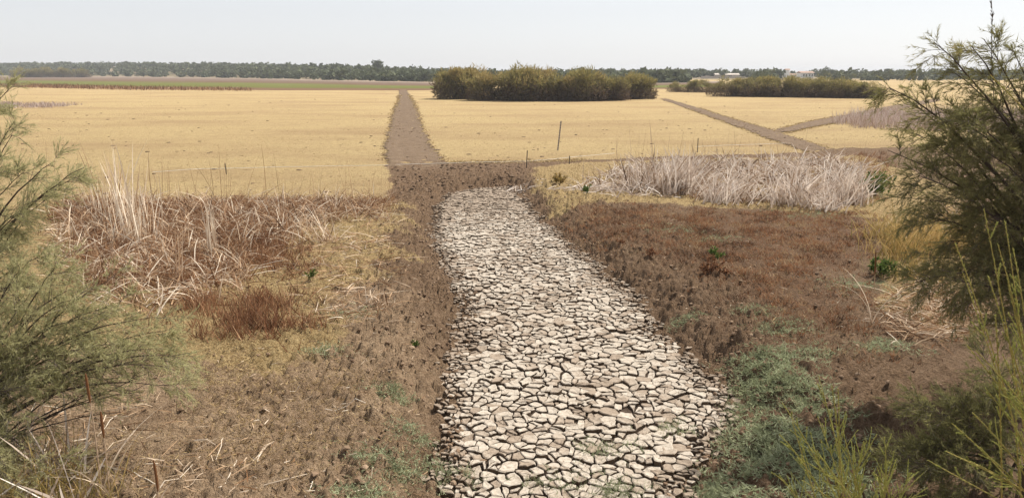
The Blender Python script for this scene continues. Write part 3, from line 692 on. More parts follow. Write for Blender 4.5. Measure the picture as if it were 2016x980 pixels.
# ------------------------------------------------------------------ soil clods along the banks
ICO = []
g_ = (1+5**.5)/2
for a_ in (-1, 1):
    for b_ in (-g_, g_): ICO += [(a_, b_, 0), (0, a_, b_), (b_, 0, a_)]
ICO = unit(np.array(ICO, float))
def hull_tris(P):
    out = []
    for i in range(12):
        for j in range(12):
            for k in range(12):
                if i < j and i < k and j != k:
                    n = np.cross(P[j]-P[i], P[k]-P[i])
                    if np.all((P-P[i])@n < 1e-6): out.append((i, j, k))
    return np.array(out)
ICO_T = hull_tris(ICO)
def clods(mb, xy, size, tint, r, flat=.7, sink=.3, bed=False):
    N = len(xy); z = height(xy[:, 0], xy[:, 1])
    if bed: z = np.where(sdist(xy[:, 0], xy[:, 1], CHANNEL) > .08, np.maximum(z, CH_Z-.02), z); size = np.broadcast_to(size, (N,))
    a = r.random(N)*2*math.pi; st = .7+.6*r.random((N, 1, 3)); rad = .72+.5*r.random((N, 12, 1))
    V = ICO[None]*rad*st*size[:, None, None]; c, s = np.cos(a)[:, None], np.sin(a)[:, None]
    V = np.stack([V[..., 0]*c-V[..., 1]*s, V[..., 0]*s+V[..., 1]*c, V[..., 2]*flat], -1)
    V += np.stack([xy[:, 0], xy[:, 1], z+size*flat*(1-sink)*.6], -1)[:, None]
    T = ICO_T[None]+(np.arange(N)*12)[:, None, None]
    mb.add(V.reshape(-1, 3), None, T.reshape(-1, 3), np.repeat(np.broadcast_to(tint, (N,)), 12))
r = np.random.default_rng(5)
q = np.stack([r.uniform(-7, 9, 120000), r.uniform(6, 30, 120000)], 1); s = sdist(q[:, 0], q[:, 1], CHANNEL)
pr = np.exp(-np.clip(-s-.25, 0, 9)/.7)*sstep(.60, .05, s)+.14*(s < 0)*(q[:, 1] < 16)+.05*(s < 0)
pr *= np.clip(.30+1.8*fbm(q[:, 0], q[:, 1], 1.6, 300, 3), .02, 1)*(sdist(q[:, 0], q[:, 1], YELLOW) < .1)
q = q[r.random(len(q)) < pr*1.3][:10000]
mb = MB(); sz = .009+.034*r.random(len(q))**4; clods(mb, q, sz, np.clip(.4+.5*r.random(len(q)), 0, 1), r, bed=True)
tag(mb.build('soil_clods', M['clod']), 'crumbled brown soil clods along the channel banks', 'soil', kind='stuff')
# dark clods and bare spots scattered over the yellow mat
mb = MB(); q = []
for _ in range(4000):
    yy = 20*math.exp(r.random()*math.log(150/20)); xx = r.uniform(-.72, .72)*yy
    q.append((xx, yy))
q = np.array(q); q = q[sdist(q[:, 0], q[:, 1], YELLOW) > .6][:900]
q2 = np.concatenate([scatter(poly([(766, 322), (759, 300), (764, 270), (776, 217), (814, 212), (838, 270), (880, 321)]), 500, .1, 8), scatter(poly([(1604, 303), (1500, 268), (1420, 238), (1440, 234), (1510, 254), (1655, 298)]), 300, .1, 9), scatter(poly([(766, 330), (900, 324), (1040, 322), (1030, 355), (880, 372), (800, 392), (778, 385)]), 700, .1, 10)])
clods(mb, q2, .02+.07*r.random(len(q2))**3, .15+.6*r.random(len(q2)), r, .5, .1)
clods(mb, q, .03+.11*r.random(len(q))**3.0, .02+.35*r.random(len(q)), r, .26, .5)
tag(mb.build('field_clods', M['clod']), 'small dark clods scattered over the yellow lake bed', 'soil', kind='stuff')

# ------------------------------------------------------------------ low ground cover
def on_ground(q): return np.c_[q, height(q[:, 0], q[:, 1])]
def rdir(n, r, up, spread=1.0):
    a = r.random(n)*2*math.pi; v = np.stack([np.cos(a)*spread, np.sin(a)*spread, np.full(n, up)+.3*r.normal(size=n)], -1); return unit(v)
def tufts(mb, q, per, hgt, wid, r, up=1.0, spread=.7, t0=.5, ts=.25, rad=.04, bend=.2, nseg=2, patch=None):
    n = len(q)*per; b = np.repeat(on_ground(q), per, 0); b[:, :2] += r.normal(size=(n, 2))*rad; b[:, 2] -= .005
    D = rdir(n, r, up, spread); D[:, 2] = np.abs(D[:, 2])*.9+.05; D = unit(D)
    tt = np.repeat(t0+ts*r.normal(size=len(q))+(patch or .35)*fbm(q[:, 0], q[:, 1], .7, 77, 3), per)+.10*r.normal(size=n)
    blades(mb, b, D, hgt*(.5+.9*r.random(n)), wid*(.7+.6*r.random(n)), r.normal(size=(n, 3))*bend, np.clip(tt, 0, 1), nseg, r)
# yellow mat stems
r = np.random.default_rng(31); mb = MB(); q = []
yy = 19*np.exp(r.random(90000)*math.log(75/19)); xx = r.uniform(-.75, .75, 90000)*yy; q = np.stack([xx, yy], 1)
q = q[sdist(xx, yy, YELLOW)+.4*fbm(xx, yy, 1., 311, 3) > 0]
trk = [poly([(766, 322), (759, 300), (764, 270), (776, 217), (784, 202), (814, 202), (820, 216), (838, 270), (880, 321)]), poly([(1604, 303), (1500, 268), (1420, 238), (1440, 234), (1510, 254), (1655, 298)])]
for T in trk: q = q[sdist(q[:, 0], q[:, 1], T) < 0]
q = q[:70000]
tufts(mb, q, 1, .08, .018, r, .08, 1., .6, .25, .02, .1, 1)
tag(mb.build('yellow_mat', M['mat_yellow']), 'yellow dried water-plant mat over the lake bed', 'ground cover', kind='stuff')
# straw on the left bank and behind the right reeds
mb = MB(); q = scatter(STRAW, 24000, .6, 41, .9, .8, .1); tufts(mb, q, 2, .085, .009, r, .5, 1., .5, .22, .05, .25, 1)
q = scatter(STRAW2, 5000, .4, 42, .8, .7); tufts(mb, q, 2, .10, .010, r, .6, 1., .42, .22, .05, .25, 2)
q = scatter(poly([(400, 640), (640, 640), (780, 760), (760, 980), (250, 980), (300, 740)]), 6500, .6, 43, 1.2, .9, -.05); tufts(mb, q, 2, .06, .007, r, .4, 1., .4, .2, .05, .25, 2)
q = scatter(RED, 1300, .8, 144, 1.8, 1.2, -.2); tufts(mb, q, 3, .09, .009, r, .6, 1., .45, .2, .06, .25, 1)
tag(mb.build('straw_cover', M['straw']), 'straw-coloured dry ground cover on the banks', 'ground cover', kind='stuff')
# red-brown seablite
mb = MB(); q = scatter(RED, 7000, 1.1, 44, 1.8, 1.1, 0.); tufts(mb, q, 5, .095, .014, r, 1.3, .8, .58, .22, .035, .2, 1, .9)
tag(mb.build('seablite_cover', M['seablite']), 'rusty red-brown low plants covering the right bank', 'ground cover', kind='stuff')
mb = MB(); q = np.concatenate([scatter(poly([(120, 398), (768, 392), (770, 415), (560, 430), (300, 430), (100, 440)]), 1800, .25, 45), scatter(poly([(400, 430), (560, 430), (570, 530), (420, 545)]), 1500, .9, 46, 1., .9),
                               scatter(poly([(380, 590), (560, 585), (580, 650), (420, 660)]), 420, .7, 47, 1.2, 1.2), scatter(poly([(130, 410), (420, 410), (420, 560), (180, 580)]), 2400, .5, 48, .9, 1.), scatter(poly([(1200, 350), (1740, 300), (1760, 330), (1740, 400), (1400, 400)]), 1000, .3, 49)])
tufts(mb, q, 7, .24, .016, r, 1.4, .75, .55, .26, .07, .25, 1)
tag(mb.build('dry_weeds', M['dryweed']), 'dead dark red-brown weeds among the reeds', 'weeds', kind='stuff')
# grey-green creeping plants
MATP = poly([(1335, 1000), (1395, 880), (1455, 810), (1435, 745), (1470, 690), (1550, 700), (1590, 740), (1650, 820), (1700, 900), (1700, 1050), (1400, 1050)])
def creep(name, q, label, cat, kind, h=.07, per=9, t0=.5, wid=.012):
    mb = MB(); r = np.random.default_rng(len(q)); tufts(mb, q, per, h, wid*1.25, r, .5, 1., t0, .2, .05, .25, 1)
    return tag(mb.build(name, M['greymat']), label, cat, kind=kind)
q = scatter(MATP, 4600, .45, 51, 1.9, 1.3, .1)
creep('creeping_plants', q, 'grey-green creeping plants spreading over the right edge of the cracked mud', 'ground cover', 'stuff', .065)
for k, (x, y, w, n, lab) in enumerate([(1330, 450, .8, 120, 'thin grey-green patch among the rusty plants near the reed bed'), (1410, 470, .6, 90, 'thin green patch left of the rusty plants middle'), (1600, 420, 1.0, 160, 'grey-green strip at the foot of the tall pale reeds'), (1690, 560, .6, 130, 'grey-green patch left of the dark green weed'), (1540, 645, .45, 130, 'pale grey-green creeping patch on red-brown soil, upper right bank'), (1490, 612, .3, 70, 'small grey-green patch above the pale one on the right bank'), (1500, 700, .5, 200, 'grey-green patch between the cracked mud and the shrubs'),
        (1740, 682, .4, 130, 'grey-green patch below the tan reed litter at the right'), (1350, 610, .25, 50, 'tiny grey-green tuft beside the right channel edge'), (1600, 690, .35, 90, 'grey-green patch on bare soil right of the creeping mat'),
        (770, 890, .4, 160, 'grey-green creeping patch on the left bank near the mud'), (812, 822, .25, 80, 'bluish creeping patch at the left mud edge'), (715, 960, .3, 130, 'dark green tuft at the bottom of the left bank'),
        (775, 755, .25, 80, 'small green patch on the left bank above the yellow stones'), (842, 862, .2, 50, 'tiny bluish patch by the left channel edge'), (640, 690, .3, 60, 'greenish patch at the edge of the straw cover'), (690, 615, .35, 80, 'pale green patch among the left bank litter')]):
    c = pix(x, y)[:2]; rr = np.random.default_rng(600+k); q = c+rr.normal(size=(n*2, 2))*w*np.array([.6, .4])
    creep('creeping_plant', q, lab, 'plant', 'stuff', .05, 8, .5, .010)
for k, (x, y, n, lab) in enumerate([(1190, 885, 60, 'sparse green sprigs growing in the cracked mud, right of centre'), (1210, 962, 90, 'green sprigs in cracks at the bottom of the mud bed'), (1320, 845, 40, 'green sprig in the mud near the creeping mat'), (1080, 950, 35, 'small sprigs in the bottom middle of the cracked mud'), (900, 935, 40, 'sprigs in the bottom left corner of the mud bed')]):
    c = pix(x, y, CH_Z)[:2]; rr = np.random.default_rng(640+k); q = c+rr.normal(size=(n, 2))*np.array([.17, .12])
    mb = MB(); tufts(mb, q, 6, .07, .007, rr, 1., .9, .45, .2, .03, .2, 2)
    o = mb.build('mud_sprig', M['greymat']); o.location.z += .06; tag(o, lab, 'plant', kind='stuff')

# ------------------------------------------------------------------ reeds
def reed_blades(mb, q, per, L, wid, r, lean=.25, up=1., t0=.6, ts=.2, bend=.3, rad=.06, wind=(0, 0), nseg=4):
    n = len(q)*per; b = np.repeat(on_ground(q), per, 0); b[:, :2] += r.normal(size=(n, 2))*rad; b[:, 2] -= .01
    D = np.stack([r.normal(size=n)*lean+wind[0], r.normal(size=n)*lean+wind[1], np.full(n, up)], -1); D = unit(D)
    bv = r.normal(size=(n, 3))*bend*.6; bv[:, 2] = -np.abs(r.normal(size=n))*bend; bv += D*np.array([1, 1, 0])*bend
    tt = np.clip(np.repeat(t0+ts*.6*r.normal(size=len(q)), per)+ts*r.normal(size=n), 0, 1)
    Ls = L*(.35+.75*r.random(n)); tip = b+D*Ls[:, None]+bv*Ls[:, None]; low = b[:, 2]+.02-tip[:, 2]; bv[:, 2] += np.where(low > 0, low/Ls, 0)
    blades(mb, b, D, Ls, wid*(.6+.8*r.random(n)), bv, tt, nseg, r, .75)
def lying(mb, q, L, wid, r, t0=.65, ts=.2, dirn=None, lift=.25):
    n = len(q); b = on_ground(q); b[:, 2] += .01+.05*r.random(n)
    a = r.random(n)*math.pi*2 if dirn is None else dirn+r.normal(size=n)*.5
    D = unit(np.stack([np.cos(a), np.sin(a), lift*np.abs(r.normal(size=n))], -1)); bv = np.zeros((n, 3)); bv[:, 2] = -D[:, 2]*.5; bv[:, :2] = r.normal(size=(n, 2))*.08
    blades(mb, b, D, L*(.4+.8*r.random(n)), wid*(.6+.8*r.random(n)), bv, np.clip(t0+ts*r.normal(size=n), 0, 1), 3, r, .5)
r = np.random.default_rng(61)
RB = poly([(1140, 378), (1200, 340), (1240, 332), (1330, 320), (1500, 318), (1640, 318), (1700, 330), (1725, 385), (1640, 408), (1540, 400), (1440, 398), (1330, 388), (1220, 385)])
mb = MB(); q = scatter(RB, 620, .45, 62, 2.2, 1.1, .0); reed_blades(mb, q, 6, .9, .034, r, .50, 1., .60, .30, .45, .08)
q = scatter(RB, 1500, .4, 63); lying(mb, q, .8, .034, r, .55, .28, lift=.5)
q = scatter(RB, 160, .5, 64); reed_blades(mb, q, 1, 1.9, .008, r, .10, 1., .25, .1, .1, .05)
tag(mb.build('reed_bed', M['reed_pale']), 'bleached pale dry reed bed along the far right bank', 'reeds', kind='stuff')
def clump(name, x, y, n, L, label, mat, seed, rad=.25, lean=.2, wid=.02, t0=.65, wind=(0, 0), bend=.3, cat='reeds', group=None):
    c = pix(x, y); c[2] = height(c[:1], c[1:2])[0]; rr = np.random.default_rng(seed); mb = MB()
    q = c[:2]+rr.normal(size=(n, 2))*rad; reed_blades(mb, q, 1, L, wid, rr, lean, 1., t0, .2, bend, .03, wind)
    return tag(mb.build(name, M[mat]), label, cat, group)
gr = 'standing reed clumps'
clump('reed_clump', 1330, 378, 260, 1.75, 'tall pale reed clump fanning right in the left half of the reed bed', 'reed_pale', 701, .32, .25, .038, .72, (.15, 0), group=gr)
clump('reed_clump', 1270, 370, 170, 1.4, 'reed clump left of the tall fan in the pale reed bed', 'reed_pale', 702, .35, .3, .036, .55, (-.05, 0), group=gr)
clump('reed_clump', 1420, 395, 200, 1.3, 'dense pale reed clump at the front edge of the reed bed', 'reed_pale', 703, .4, .28, .036, .7, (.2, 0), group=gr)
clump('reed_clump', 1560, 400, 240, 1.35, 'broad whitish reed clump in the middle right of the reed bed', 'reed_pale', 704, .45, .3, .036, .68, group=gr)
clump('reed_clump', 1660, 395, 260, 1.6, 'tallest whitish reed clump beside the green bush at the right', 'reed_pale', 705, .35, .28, .038, .75, (.18, 0), group=gr)
clump('reed_clump', 1625, 412, 120, .9, 'short pale reed clump in front of the tall whitish ones', 'reed_pale', 706, .25, .35, .036, .7, group=gr)
rr = np.random.default_rng(707); mb = MB(); c = pix(1175, 372)[:2]; q = c+rr.normal(size=(150, 2))*np.array([.7, .3]); lying(mb, q, .8, .022, rr, .85, .12, .3, .3)
tag(mb.build('flattened_reeds', M['reed_pale']), 'flattened white reeds at the left end of the pale reed bed', 'reeds')
rr = np.random.default_rng(708); mb = MB(); c = pix(1022, 358)[:2]; q = c+rr.normal(size=(36, 2))*np.array([.22, .22]); lying(mb, q, .9, .03, rr, .85, .1, .6, .25)
tag(mb.build('fallen_reeds', M['reed_pale']), 'small bundle of fallen white reeds at the far end of the mud bed', 'reeds')
# left reeds
LB = poly([(105, 430), (140, 400), (300, 396), (560, 396), (760, 396), (770, 430), (640, 440), (520, 520), (470, 590), (300, 620), (180, 600), (110, 500)])
mb = MB(); q = scatter(LB, 330, .3, 165, 1.4, 1.1, .0); reed_blades(mb, q, 4, .85, .021, r, .45, 1., .56, .32, .35, .07)
q = scatter(LB, 1300, .3, 65, .9, .8, .2); reed_blades(mb, q, 4, .75, .018, r, .5, .8, .5, .24, .45, .12)
q = scatter(LB, 2700, .4, 66, .6, .9, .2); lying(mb, q, .75, .019, r, .62, .33, lift=.6)
q = scatter(poly([(560, 500), (760, 430), (800, 500), (760, 600), (600, 640)]), 700, .4, 67, .9, .9); lying(mb, q, .55, .014, r, .55, .25, lift=.3)
q = scatter(poly([(100, 400), (780, 396), (780, 380), (100, 390)]), 90, .5, 68); reed_blades(mb, q, 1, 1.5, .007, r, .12, 1., .3, .12, .1, .05)
tag(mb.build('reed_bed', M['reed_tan']), 'collapsed tan dry reeds heaped over the left bank', 'reeds', kind='stuff')
gl2 = 'reed clumps on the left bank'
clump('reed_clump', 245, 440, 70, 2.5, 'tallest tan reed clump rising against the yellow field at the left', 'reed_tan', 711, .24, .12, .028, .9, (-.03, 0), .12, group=gl2)
clump('reed_clump', 275, 480, 60, 1.9, 'upright reed clump right in front of the tallest left one', 'reed_tan', 712, .25, .14, .024, .9, (0, 0), .15, group=gl2)
clump('reed_clump', 205, 425, 30, 2.0, 'thin reed clump leaning left behind the tallest one', 'reed_tan', 713, .25, .16, .02, .85, (-.2, 0), .1, group=gl2)
clump('reed_clump', 420, 505, 30, 1.35, 'narrow straight tan reed clump standing alone in the left weeds', 'reed_tan', 714, .07, .04, .03, .85, (0, 0), .05, group=gl2)
clump('reed_clump', 352, 560, 26, 1.2, 'short straight reed clump at the front of the left heap', 'reed_tan', 715, .10, .10, .016, .5, (0, 0), .08, group=gl2)
clump('reed_clump', 640, 470, 60, 1.0, 'leaning tan reed clump near the left channel edge', 'reed_tan', 716, .18, .4, .016, .75, (-.25, 0), .2, group=gl2)
clump('reed_clump', 730, 600, 60, .5, 'low withered reed tuft on the left bank slope', 'reed_tan', 717, .18, .6, .013, .6, (0, 0), .5, group=gl2)
clump('reed_clump', 690, 625, 80, .5, 'curled brown reed tuft below the collapsed reeds', 'reed_tan', 718, .25, .7, .013, .5, (-.1, 0), .6, group=gl2)
for k, (x, y, L) in enumerate([(300, 400, 1.6), (318, 396, 1.9), (355, 420, 2.2), (442, 400, 1.5), (520, 398, 1.6), (545, 396, 1.2), (570, 398, 1.0), (620, 396, 1.1), (690, 396, 1.1), (730, 396, 1.0), (770, 392, .8), (60, 420, 1.4), (90, 410, 1.5), (130, 405, 1.6), (160, 405, 1.5)]):
    clump('reed_stalk', x, y, 2, L*1.3, 'single thin dry stalk standing along the edge of the yellow field', 'reed_tan', 730+k, .05, .05, .013, .4, (.04*math.sin(k*2.3), 0), .06, 'reed stalk', 'thin stalks along the field edge')
for k in range(20):
    x = 1148+rng.random()*420; clump('reed_stalk', x, 345+rng.random()*20, 2, 1.4+1.1*rng.random(), 'single thin grey stalk rising above the pale reed bed', 'reed_mauve', 760+k, .05, .05, .013, .15, (.05*math.sin(k*1.7), 0), .05, 'reed stalk', 'thin stalks above the right reed bed')
# mauve reed patches out on the lake bed
r = np.random.default_rng(62)
def patch(P, n, L, label, mat, seed, wid=.03):
    rr = np.random.default_rng(seed); mb = MB(); q = scatter(P, n, .8, seed, .8, .4, .3); reed_blades(mb, q, 3, L, wid, rr, .25, 1., .5, .2, .2, .15, nseg=3)
    return tag(mb.build('reed_patch', M[mat]), label, 'reeds', kind='stuff')
patch(poly([(1650, 243), (1700, 228), (1800, 228), (1980, 225), (2100, 230), (2100, 262), (1900, 262), (1760, 258), (1690, 252)]), 3600, 1.25, 'mauve-grey dry reed patch on the lake bed at the right', 'reed_mauve', 63)
patch(poly([(-200, 206), (0, 205), (60, 206), (150, 207), (110, 212), (0, 214), (-200, 216)]), 1500, .6, 'low pinkish dry reed patch on the yellow field at the far left', 'reed_mauve', 64, .05)
mb = MB(); q = scatter(poly([(-300, 170), (0, 172), (80, 174), (250, 178), (500, 180), (480, 176), (250, 172), (60, 167)]), 6000, 1., 65); reed_blades(mb, q, 1, .9, .10, r, .2, 1., .3, .15, .1, .2, nseg=2)
tag(mb.build('reed_fringe', M['reed_tan']), 'brown reed fringe between the yellow field and the green marsh', 'reeds', kind='stuff')
# right bank: yellowing reeds and tan litter
clump('reed_clump', 1775, 505, 230, 1.35, 'yellow-green reed clump left of the overhanging tamarisk', 'reed_green', 741, .3, .22, .018, .6, (.05, 0), .35, group='yellowing reeds')
clump('reed_clump', 1835, 490, 260, 1.3, 'golden reed clump under the tamarisk branches', 'reed_green', 742, .4, .22, .018, .75, (.08, 0), .35, group='yellowing reeds')
clump('reed_clump', 1920, 490, 150, 1.4, 'golden reed clump farthest right under the tamarisk', 'reed_green', 743, .4, .25, .018, .7, (0, 0), .35, group='yellowing reeds')
clump('reed_clump', 1745, 470, 160, 1.0, 'short yellow-green reeds at the left end of the golden reeds', 'reed_green', 744, .3, .25, .02, .6, (.1, 0), .4, group='yellowing reeds')
clump('reed_clump', 1800, 545, 170, .8, 'low olive reeds in front of the golden reed clumps', 'reed_green', 745, .35, .35, .018, .45, (.0, 0), .5, group='yellowing reeds')
r = np.random.default_rng(66)
mb = MB(); q = scatter(poly([(1730, 600), (1850, 560), (1930, 590), (1910, 660), (1780, 680)]), 420, .3, 69); reed_blades(mb, q, 2, .45, .014, r, .8, .6, .5, .22, .6, .1); lying(mb, q, .5, .014, r, .6, .25, lift=.5)
tag(mb.build('reed_litter', M['reed_tan']), 'tangled tan reed litter below the tamarisk at the right', 'reeds', kind='stuff')
mb = MB(); q = scatter(poly([(1850, 420), (1930, 390), (1960, 440), (1900, 480)]), 250, .3, 70); reed_blades(mb, q, 2, .9, .016, r, .4, 1, .65, .2, .4, .1)
tag(mb.build('reed_litter', M['reed_tan']), 'pinkish tan reed thicket behind the golden reeds', 'reeds', kind='stuff')

def bush(x, y, rad, h, n, label, seed, mat='greenleaf', name='green_weed', leaf=.05):
    c = pix(x, y); c[2] = height(c[:1], c[1:2])[0]; r = np.random.default_rng(seed); e = empty(name, c, label, 'weed')
    ns = max(8, n//45); a = r.random(ns)*2*math.pi; D = unit(np.stack([np.cos(a)*rad/h*r.random(ns), np.sin(a)*rad/h*r.random(ns), np.ones(ns)], -1))
    P = branch(np.repeat(c[None], ns, 0)+np.c_[r.normal(size=(ns, 2))*rad*.25, np.zeros(ns)], D, h*(.5+.5*r.random(ns)), 5, -.05, .04, r)
    tb = MB(); tubes(tb, P, np.linspace(.006, .002, 5)[None].repeat(ns, 0), 4, .5); tb.build('stem', M[mat], e)
    b, Dd, t, _ = children(P, n, 1.0, .25, 1., .1, r); lb = MB(); blades(lb, b, Dd, leaf*(.6+.8*r.random(n)), leaf*.42, r.normal(size=(n, 3))*.2, np.clip(.5+.2*r.normal(size=n), 0, 1), 2, r, .3); lb.build('leaves', M[mat], e)
    return e
bush(1403, 510, .33, .34, 260, 'small bright green weed on the red-brown bank', 801, leaf=.07)
bush(1722, 385, .6, .95, 1400, 'leafy green bush beside the pale reeds', 802, leaf=.09)
bush(1100, 360, .45, .45, 700, 'yellow-green weed at the near corner of the reed bed', 803, 'reed_green', leaf=.07)
bush(1155, 385, .3, .35, 300, 'small olive weed in front of the flattened reeds', 804, leaf=.06)
bush(610, 553, .16, .22, 120, 'small green weed on the straw cover of the left bank', 805, leaf=.05)
bush(1745, 545, .5, .4, 700, 'dark green weed below the yellowing reeds', 806, leaf=.07)
bush(815, 660, .14, .14, 90, 'tiny green weed on the left bank slope', 807, leaf=.04)
bush(1285, 505, .22, .2, 260, 'dark dry tussock on the right bank slope', 808, 'dryweed', 'dry_tussock', .05)
bush(1222, 478, .18, .14, 160, 'small dark tussock higher up the right bank slope', 809, 'dryweed', 'dry_tussock', .05)
bush(1405, 535, .55, .32, 1100, 'big red-brown tussock around the bright green weed', 810, 'seablite', 'dry_tussock', .06)

# ------------------------------------------------------------------ posts, gauge, cord
def post(name, x, y, htop, rad, label, cat, mat, lean=(0, 0), ns=6):
    c = pix(x, y); c[2] = height(c[:1], c[1:2])[0]-.1; P = np.array([[c+np.array([lean[0], lean[1], 1])*t for t in np.linspace(0, htop+.1, 4)]])
    mb = MB(); tubes(mb, P, np.full((1, 4), rad), ns, .4); return tag(mb.build(name, M[mat]), label, cat), P[0, -1]
post('fence_stake', 1036, 330, .78, .02, 'thin dark metal stake standing where the soil meets the yellow field', 'stake', 'dark_steel', (.05, 0))
post('fence_stake', 446, 343, .45, .018, 'short dark stake on the yellow field behind the left reeds', 'stake', 'dark_steel', (-.05, 0))
post('fence_stake', 1121, 322, .35, .018, 'short stake behind the left end of the pale reed bed', 'stake', 'dark_steel')
post('fence_stake', 1373, 300, .7, .02, 'dark stake on the yellow field behind the pale reeds', 'stake', 'dark_steel')
c = pix(1098, 296); e = empty('water_gauge', c, 'leaning grey water-level gauge board standing on the yellow lake bed', 'gauge')
tp = np.array([.10, 0, 1.0]); H = 1.5
def slab(z0, z1, w, th, off=0.):
    a = c+tp*z0; b = c+tp*z1; v = []
    for p in (a, b):
        for sx_, sy_ in ((-1, -1), (1, -1), (1, 1), (-1, 1)): v.append(p+np.array([sx_*w, sy_*th+off, 0]))
    return np.array(v), [[0, 1, 2, 3], [4, 7, 6, 5], [0, 4, 5, 1], [1, 5, 6, 2], [2, 6, 7, 3], [3, 7, 4, 0]]
m_ = MB(); m_.add(*slab(-.15, H, .038, .018)); m_.build('board', M['gauge_wood'], e)
for k in range(11):
    m_ = MB(); m_.add(*slab(.08+k*.13, .08+k*.13+.06, .018, .004, -.024)); m_.build('gauge_mark', M['gauge_mark'], e)
def cord(pts, label, rad=.012):
    Pw = np.array(pts); s = np.linspace(0, 1, 40*(len(pts)-1)+1)*(len(pts)-1); k = np.minimum(s.astype(int), len(pts)-2); f = (s-k)[:, None]
    P = Pw[k]*(1-f)+Pw[k+1]*f; P[:, 2] += .02*fbm(P[:, 0], P[:, 1], .6, 5); mb = MB(); tubes(mb, P[None], np.full((1, len(P)), rad), 5, .6); return tag(mb.build('cord', M['cord']), label, 'cord')
def gp(x, y, h=.03): p = pix(x, y); p[2] = float(height(p[:1], p[1:2])[0])+h; return p
cord([gp(300, 340), gp(400, 334), gp(520, 331), gp(640, 328), gp(760, 326), gp(880, 323, .06), gp(1037, 319, .06)], 'white cord stretched over the ground across the track', .0075)
cord([gp(1037, 319, .06), gp(1120, 311), gp(1210, 303)], 'white cord continuing from the dark stake towards the pale reeds', .008)
cord([gp(1370, 290), gp(1450, 287), gp(1560, 283)], 'white cord lying on the yellow field behind the pale reeds', .0075)

# ------------------------------------------------------------------ cattails and fallen stalks in the left foreground
def cattail(x, y, top, label, seed, spike=(.0, .22), lean=0., leaves=2):
    """x,y foot pixel, top pixel row of the tip"""
    c = pix(x, y); r = np.random.default_rng(seed); e = empty('cattail', c, label, 'cattail', 'cattail stalks')
    hh = at(x, top, c[1])[2]; K = 8; s = np.linspace(-.02, 1, K); P = c+np.stack([lean*s*s*hh, .02*np.sin(s*3), s*hh], -1)
    m_ = MB(); tubes(m_, P[None], np.linspace(.007, .004, K)[None], 6, .7); m_.build('stalk', M['reed_tan'], e)
    if spike[1] > 0:
        u = np.linspace(0, 1, 7); z = hh*(1-spike[0])-spike[1]*(1-u); Q_ = c+np.stack([lean*(z/hh)**2*hh, .02*np.sin(z/hh*3), z], -1)
        m_ = MB(); tubes(m_, Q_[None], (.013*np.array([.35, .9, 1, 1, 1, .9, .35]))[None], 7, .5); m_.build('spike', M['spike'], e)
    for k in range(leaves):
        m_ = MB(); a = r.random()*6.28; D = unit(np.array([[math.cos(a)*.25, math.sin(a)*.25, 1]])); b = c[None]+np.array([[0, 0, .02]])
        blades(m_, b, D, np.array([hh*(.6+.3*r.random())]), np.array([.016]), np.array([[math.cos(a)*.5, math.sin(a)*.5, -.35]]), np.array([.8]), 7, r, .7); m_.build('leaf', M['reed_tan'], e)
    return e
cattail(202, 985, 735, 'tall cattail with a slim brown spike in the left foreground', 901, (.0, .30))
cattail(217, 985, 800, 'cattail with a rusty spike right beside the tallest one', 902, (.05, .28), .02, 3)
cattail(313, 1000, 905, 'short cattail with a dark red-brown spike at the bottom left', 903, (.0, .34), 0, 1)
cattail(1716, 640, 455, 'slender dry cattail stalk standing alone on the right bank', 904, (.2, .4), -.06, 3)
r = np.random.default_rng(905)
fl = [((300, 975), (395, 905)), ((395, 905), (325, 945)), ((620, 690), (640, 682)), ((655, 795), (690, 790)), ((480, 960), (640, 920)), ((515, 885), (540, 870)), ((260, 925), (320, 960)), ((60, 940), (95, 865)), ((100, 930), (180, 880)), ((120, 975), (170, 880)),
      ((50, 980), (100, 870)), ((200, 925), (300, 960)), ((330, 905), (370, 920)), ((500, 905), (530, 870)), ((725, 935), (735, 908)), ((440, 860), (425, 905)), ((370, 865), (445, 880)), ((600, 970), (615, 940)), ((175, 875), (230, 815)), ((150, 815), (250, 805)), ((230, 800), (270, 795)),
      ((640, 800), (720, 795)), ((520, 880), (500, 910)), ((745, 960), (770, 985)), ((20, 975), (60, 900)), ((360, 960), (400, 935)), ((470, 935), (520, 880)), ((790, 715), (800, 725)), ((560, 770), (590, 765)), ((430, 960), (470, 900))]
for k, (p0, p1) in enumerate(fl):
    a, b = pix(*p0), pix(*p1); L_ = np.linalg.norm(b-a); K = 5; s = np.linspace(0, 1, K)[:, None]
    P = a*(1-s)+b*s; P[:, 2] = height(P[:, 0], P[:, 1])+.012+.05*np.linspace(0, 1, K)*r.random(); P[2, :2] += r.normal(size=2)*.02*L_
    m_ = MB(); tubes(m_, P[None], np.full((1, K), .0035+.003*r.random()), 5, float(np.clip(.6+.25*r.normal(), 0, 1)))
    tag(m_.build('fallen_stalk', M['fallen']), 'pale broken reed stalk lying on the brown left bank', 'reed stalk', 'broken reed stalks on the left bank')
mb = MB(); q = scatter(poly([(-50, 1000), (100, 800), (300, 760), (480, 870), (560, 1000)]), 330, .4, 91, .8, .8); lying(mb, q, .32, .010, r, .6, .22, lift=.2)
q = scatter(poly([(400, 1000), (480, 700), (820, 480), (860, 700), (820, 1000)]), 420, .4, 92, 1.0, .8); lying(mb, q, .14, .008, r, .6, .22, lift=.15)
q = scatter(poly([(1120, 440), (1400, 420), (1700, 560), (1800, 700), (1500, 700), (1250, 560)]), 220, .4, 93, .8, .6); lying(mb, q, .14, .008, r, .65, .22, lift=.15)
tag(mb.build('reed_chaff', M['reed_tan']), 'short bits of reed chaff strewn over the bare soil', 'litter', kind='stuff')
mb = MB(); q = scatter(poly([(-120, 1010), (-60, 860), (60, 840), (160, 930), (180, 1010)]), 90, .2, 94); reed_blades(mb, q, 1, .9, .024, r, .55, .8, .72, .2, .06, .08)
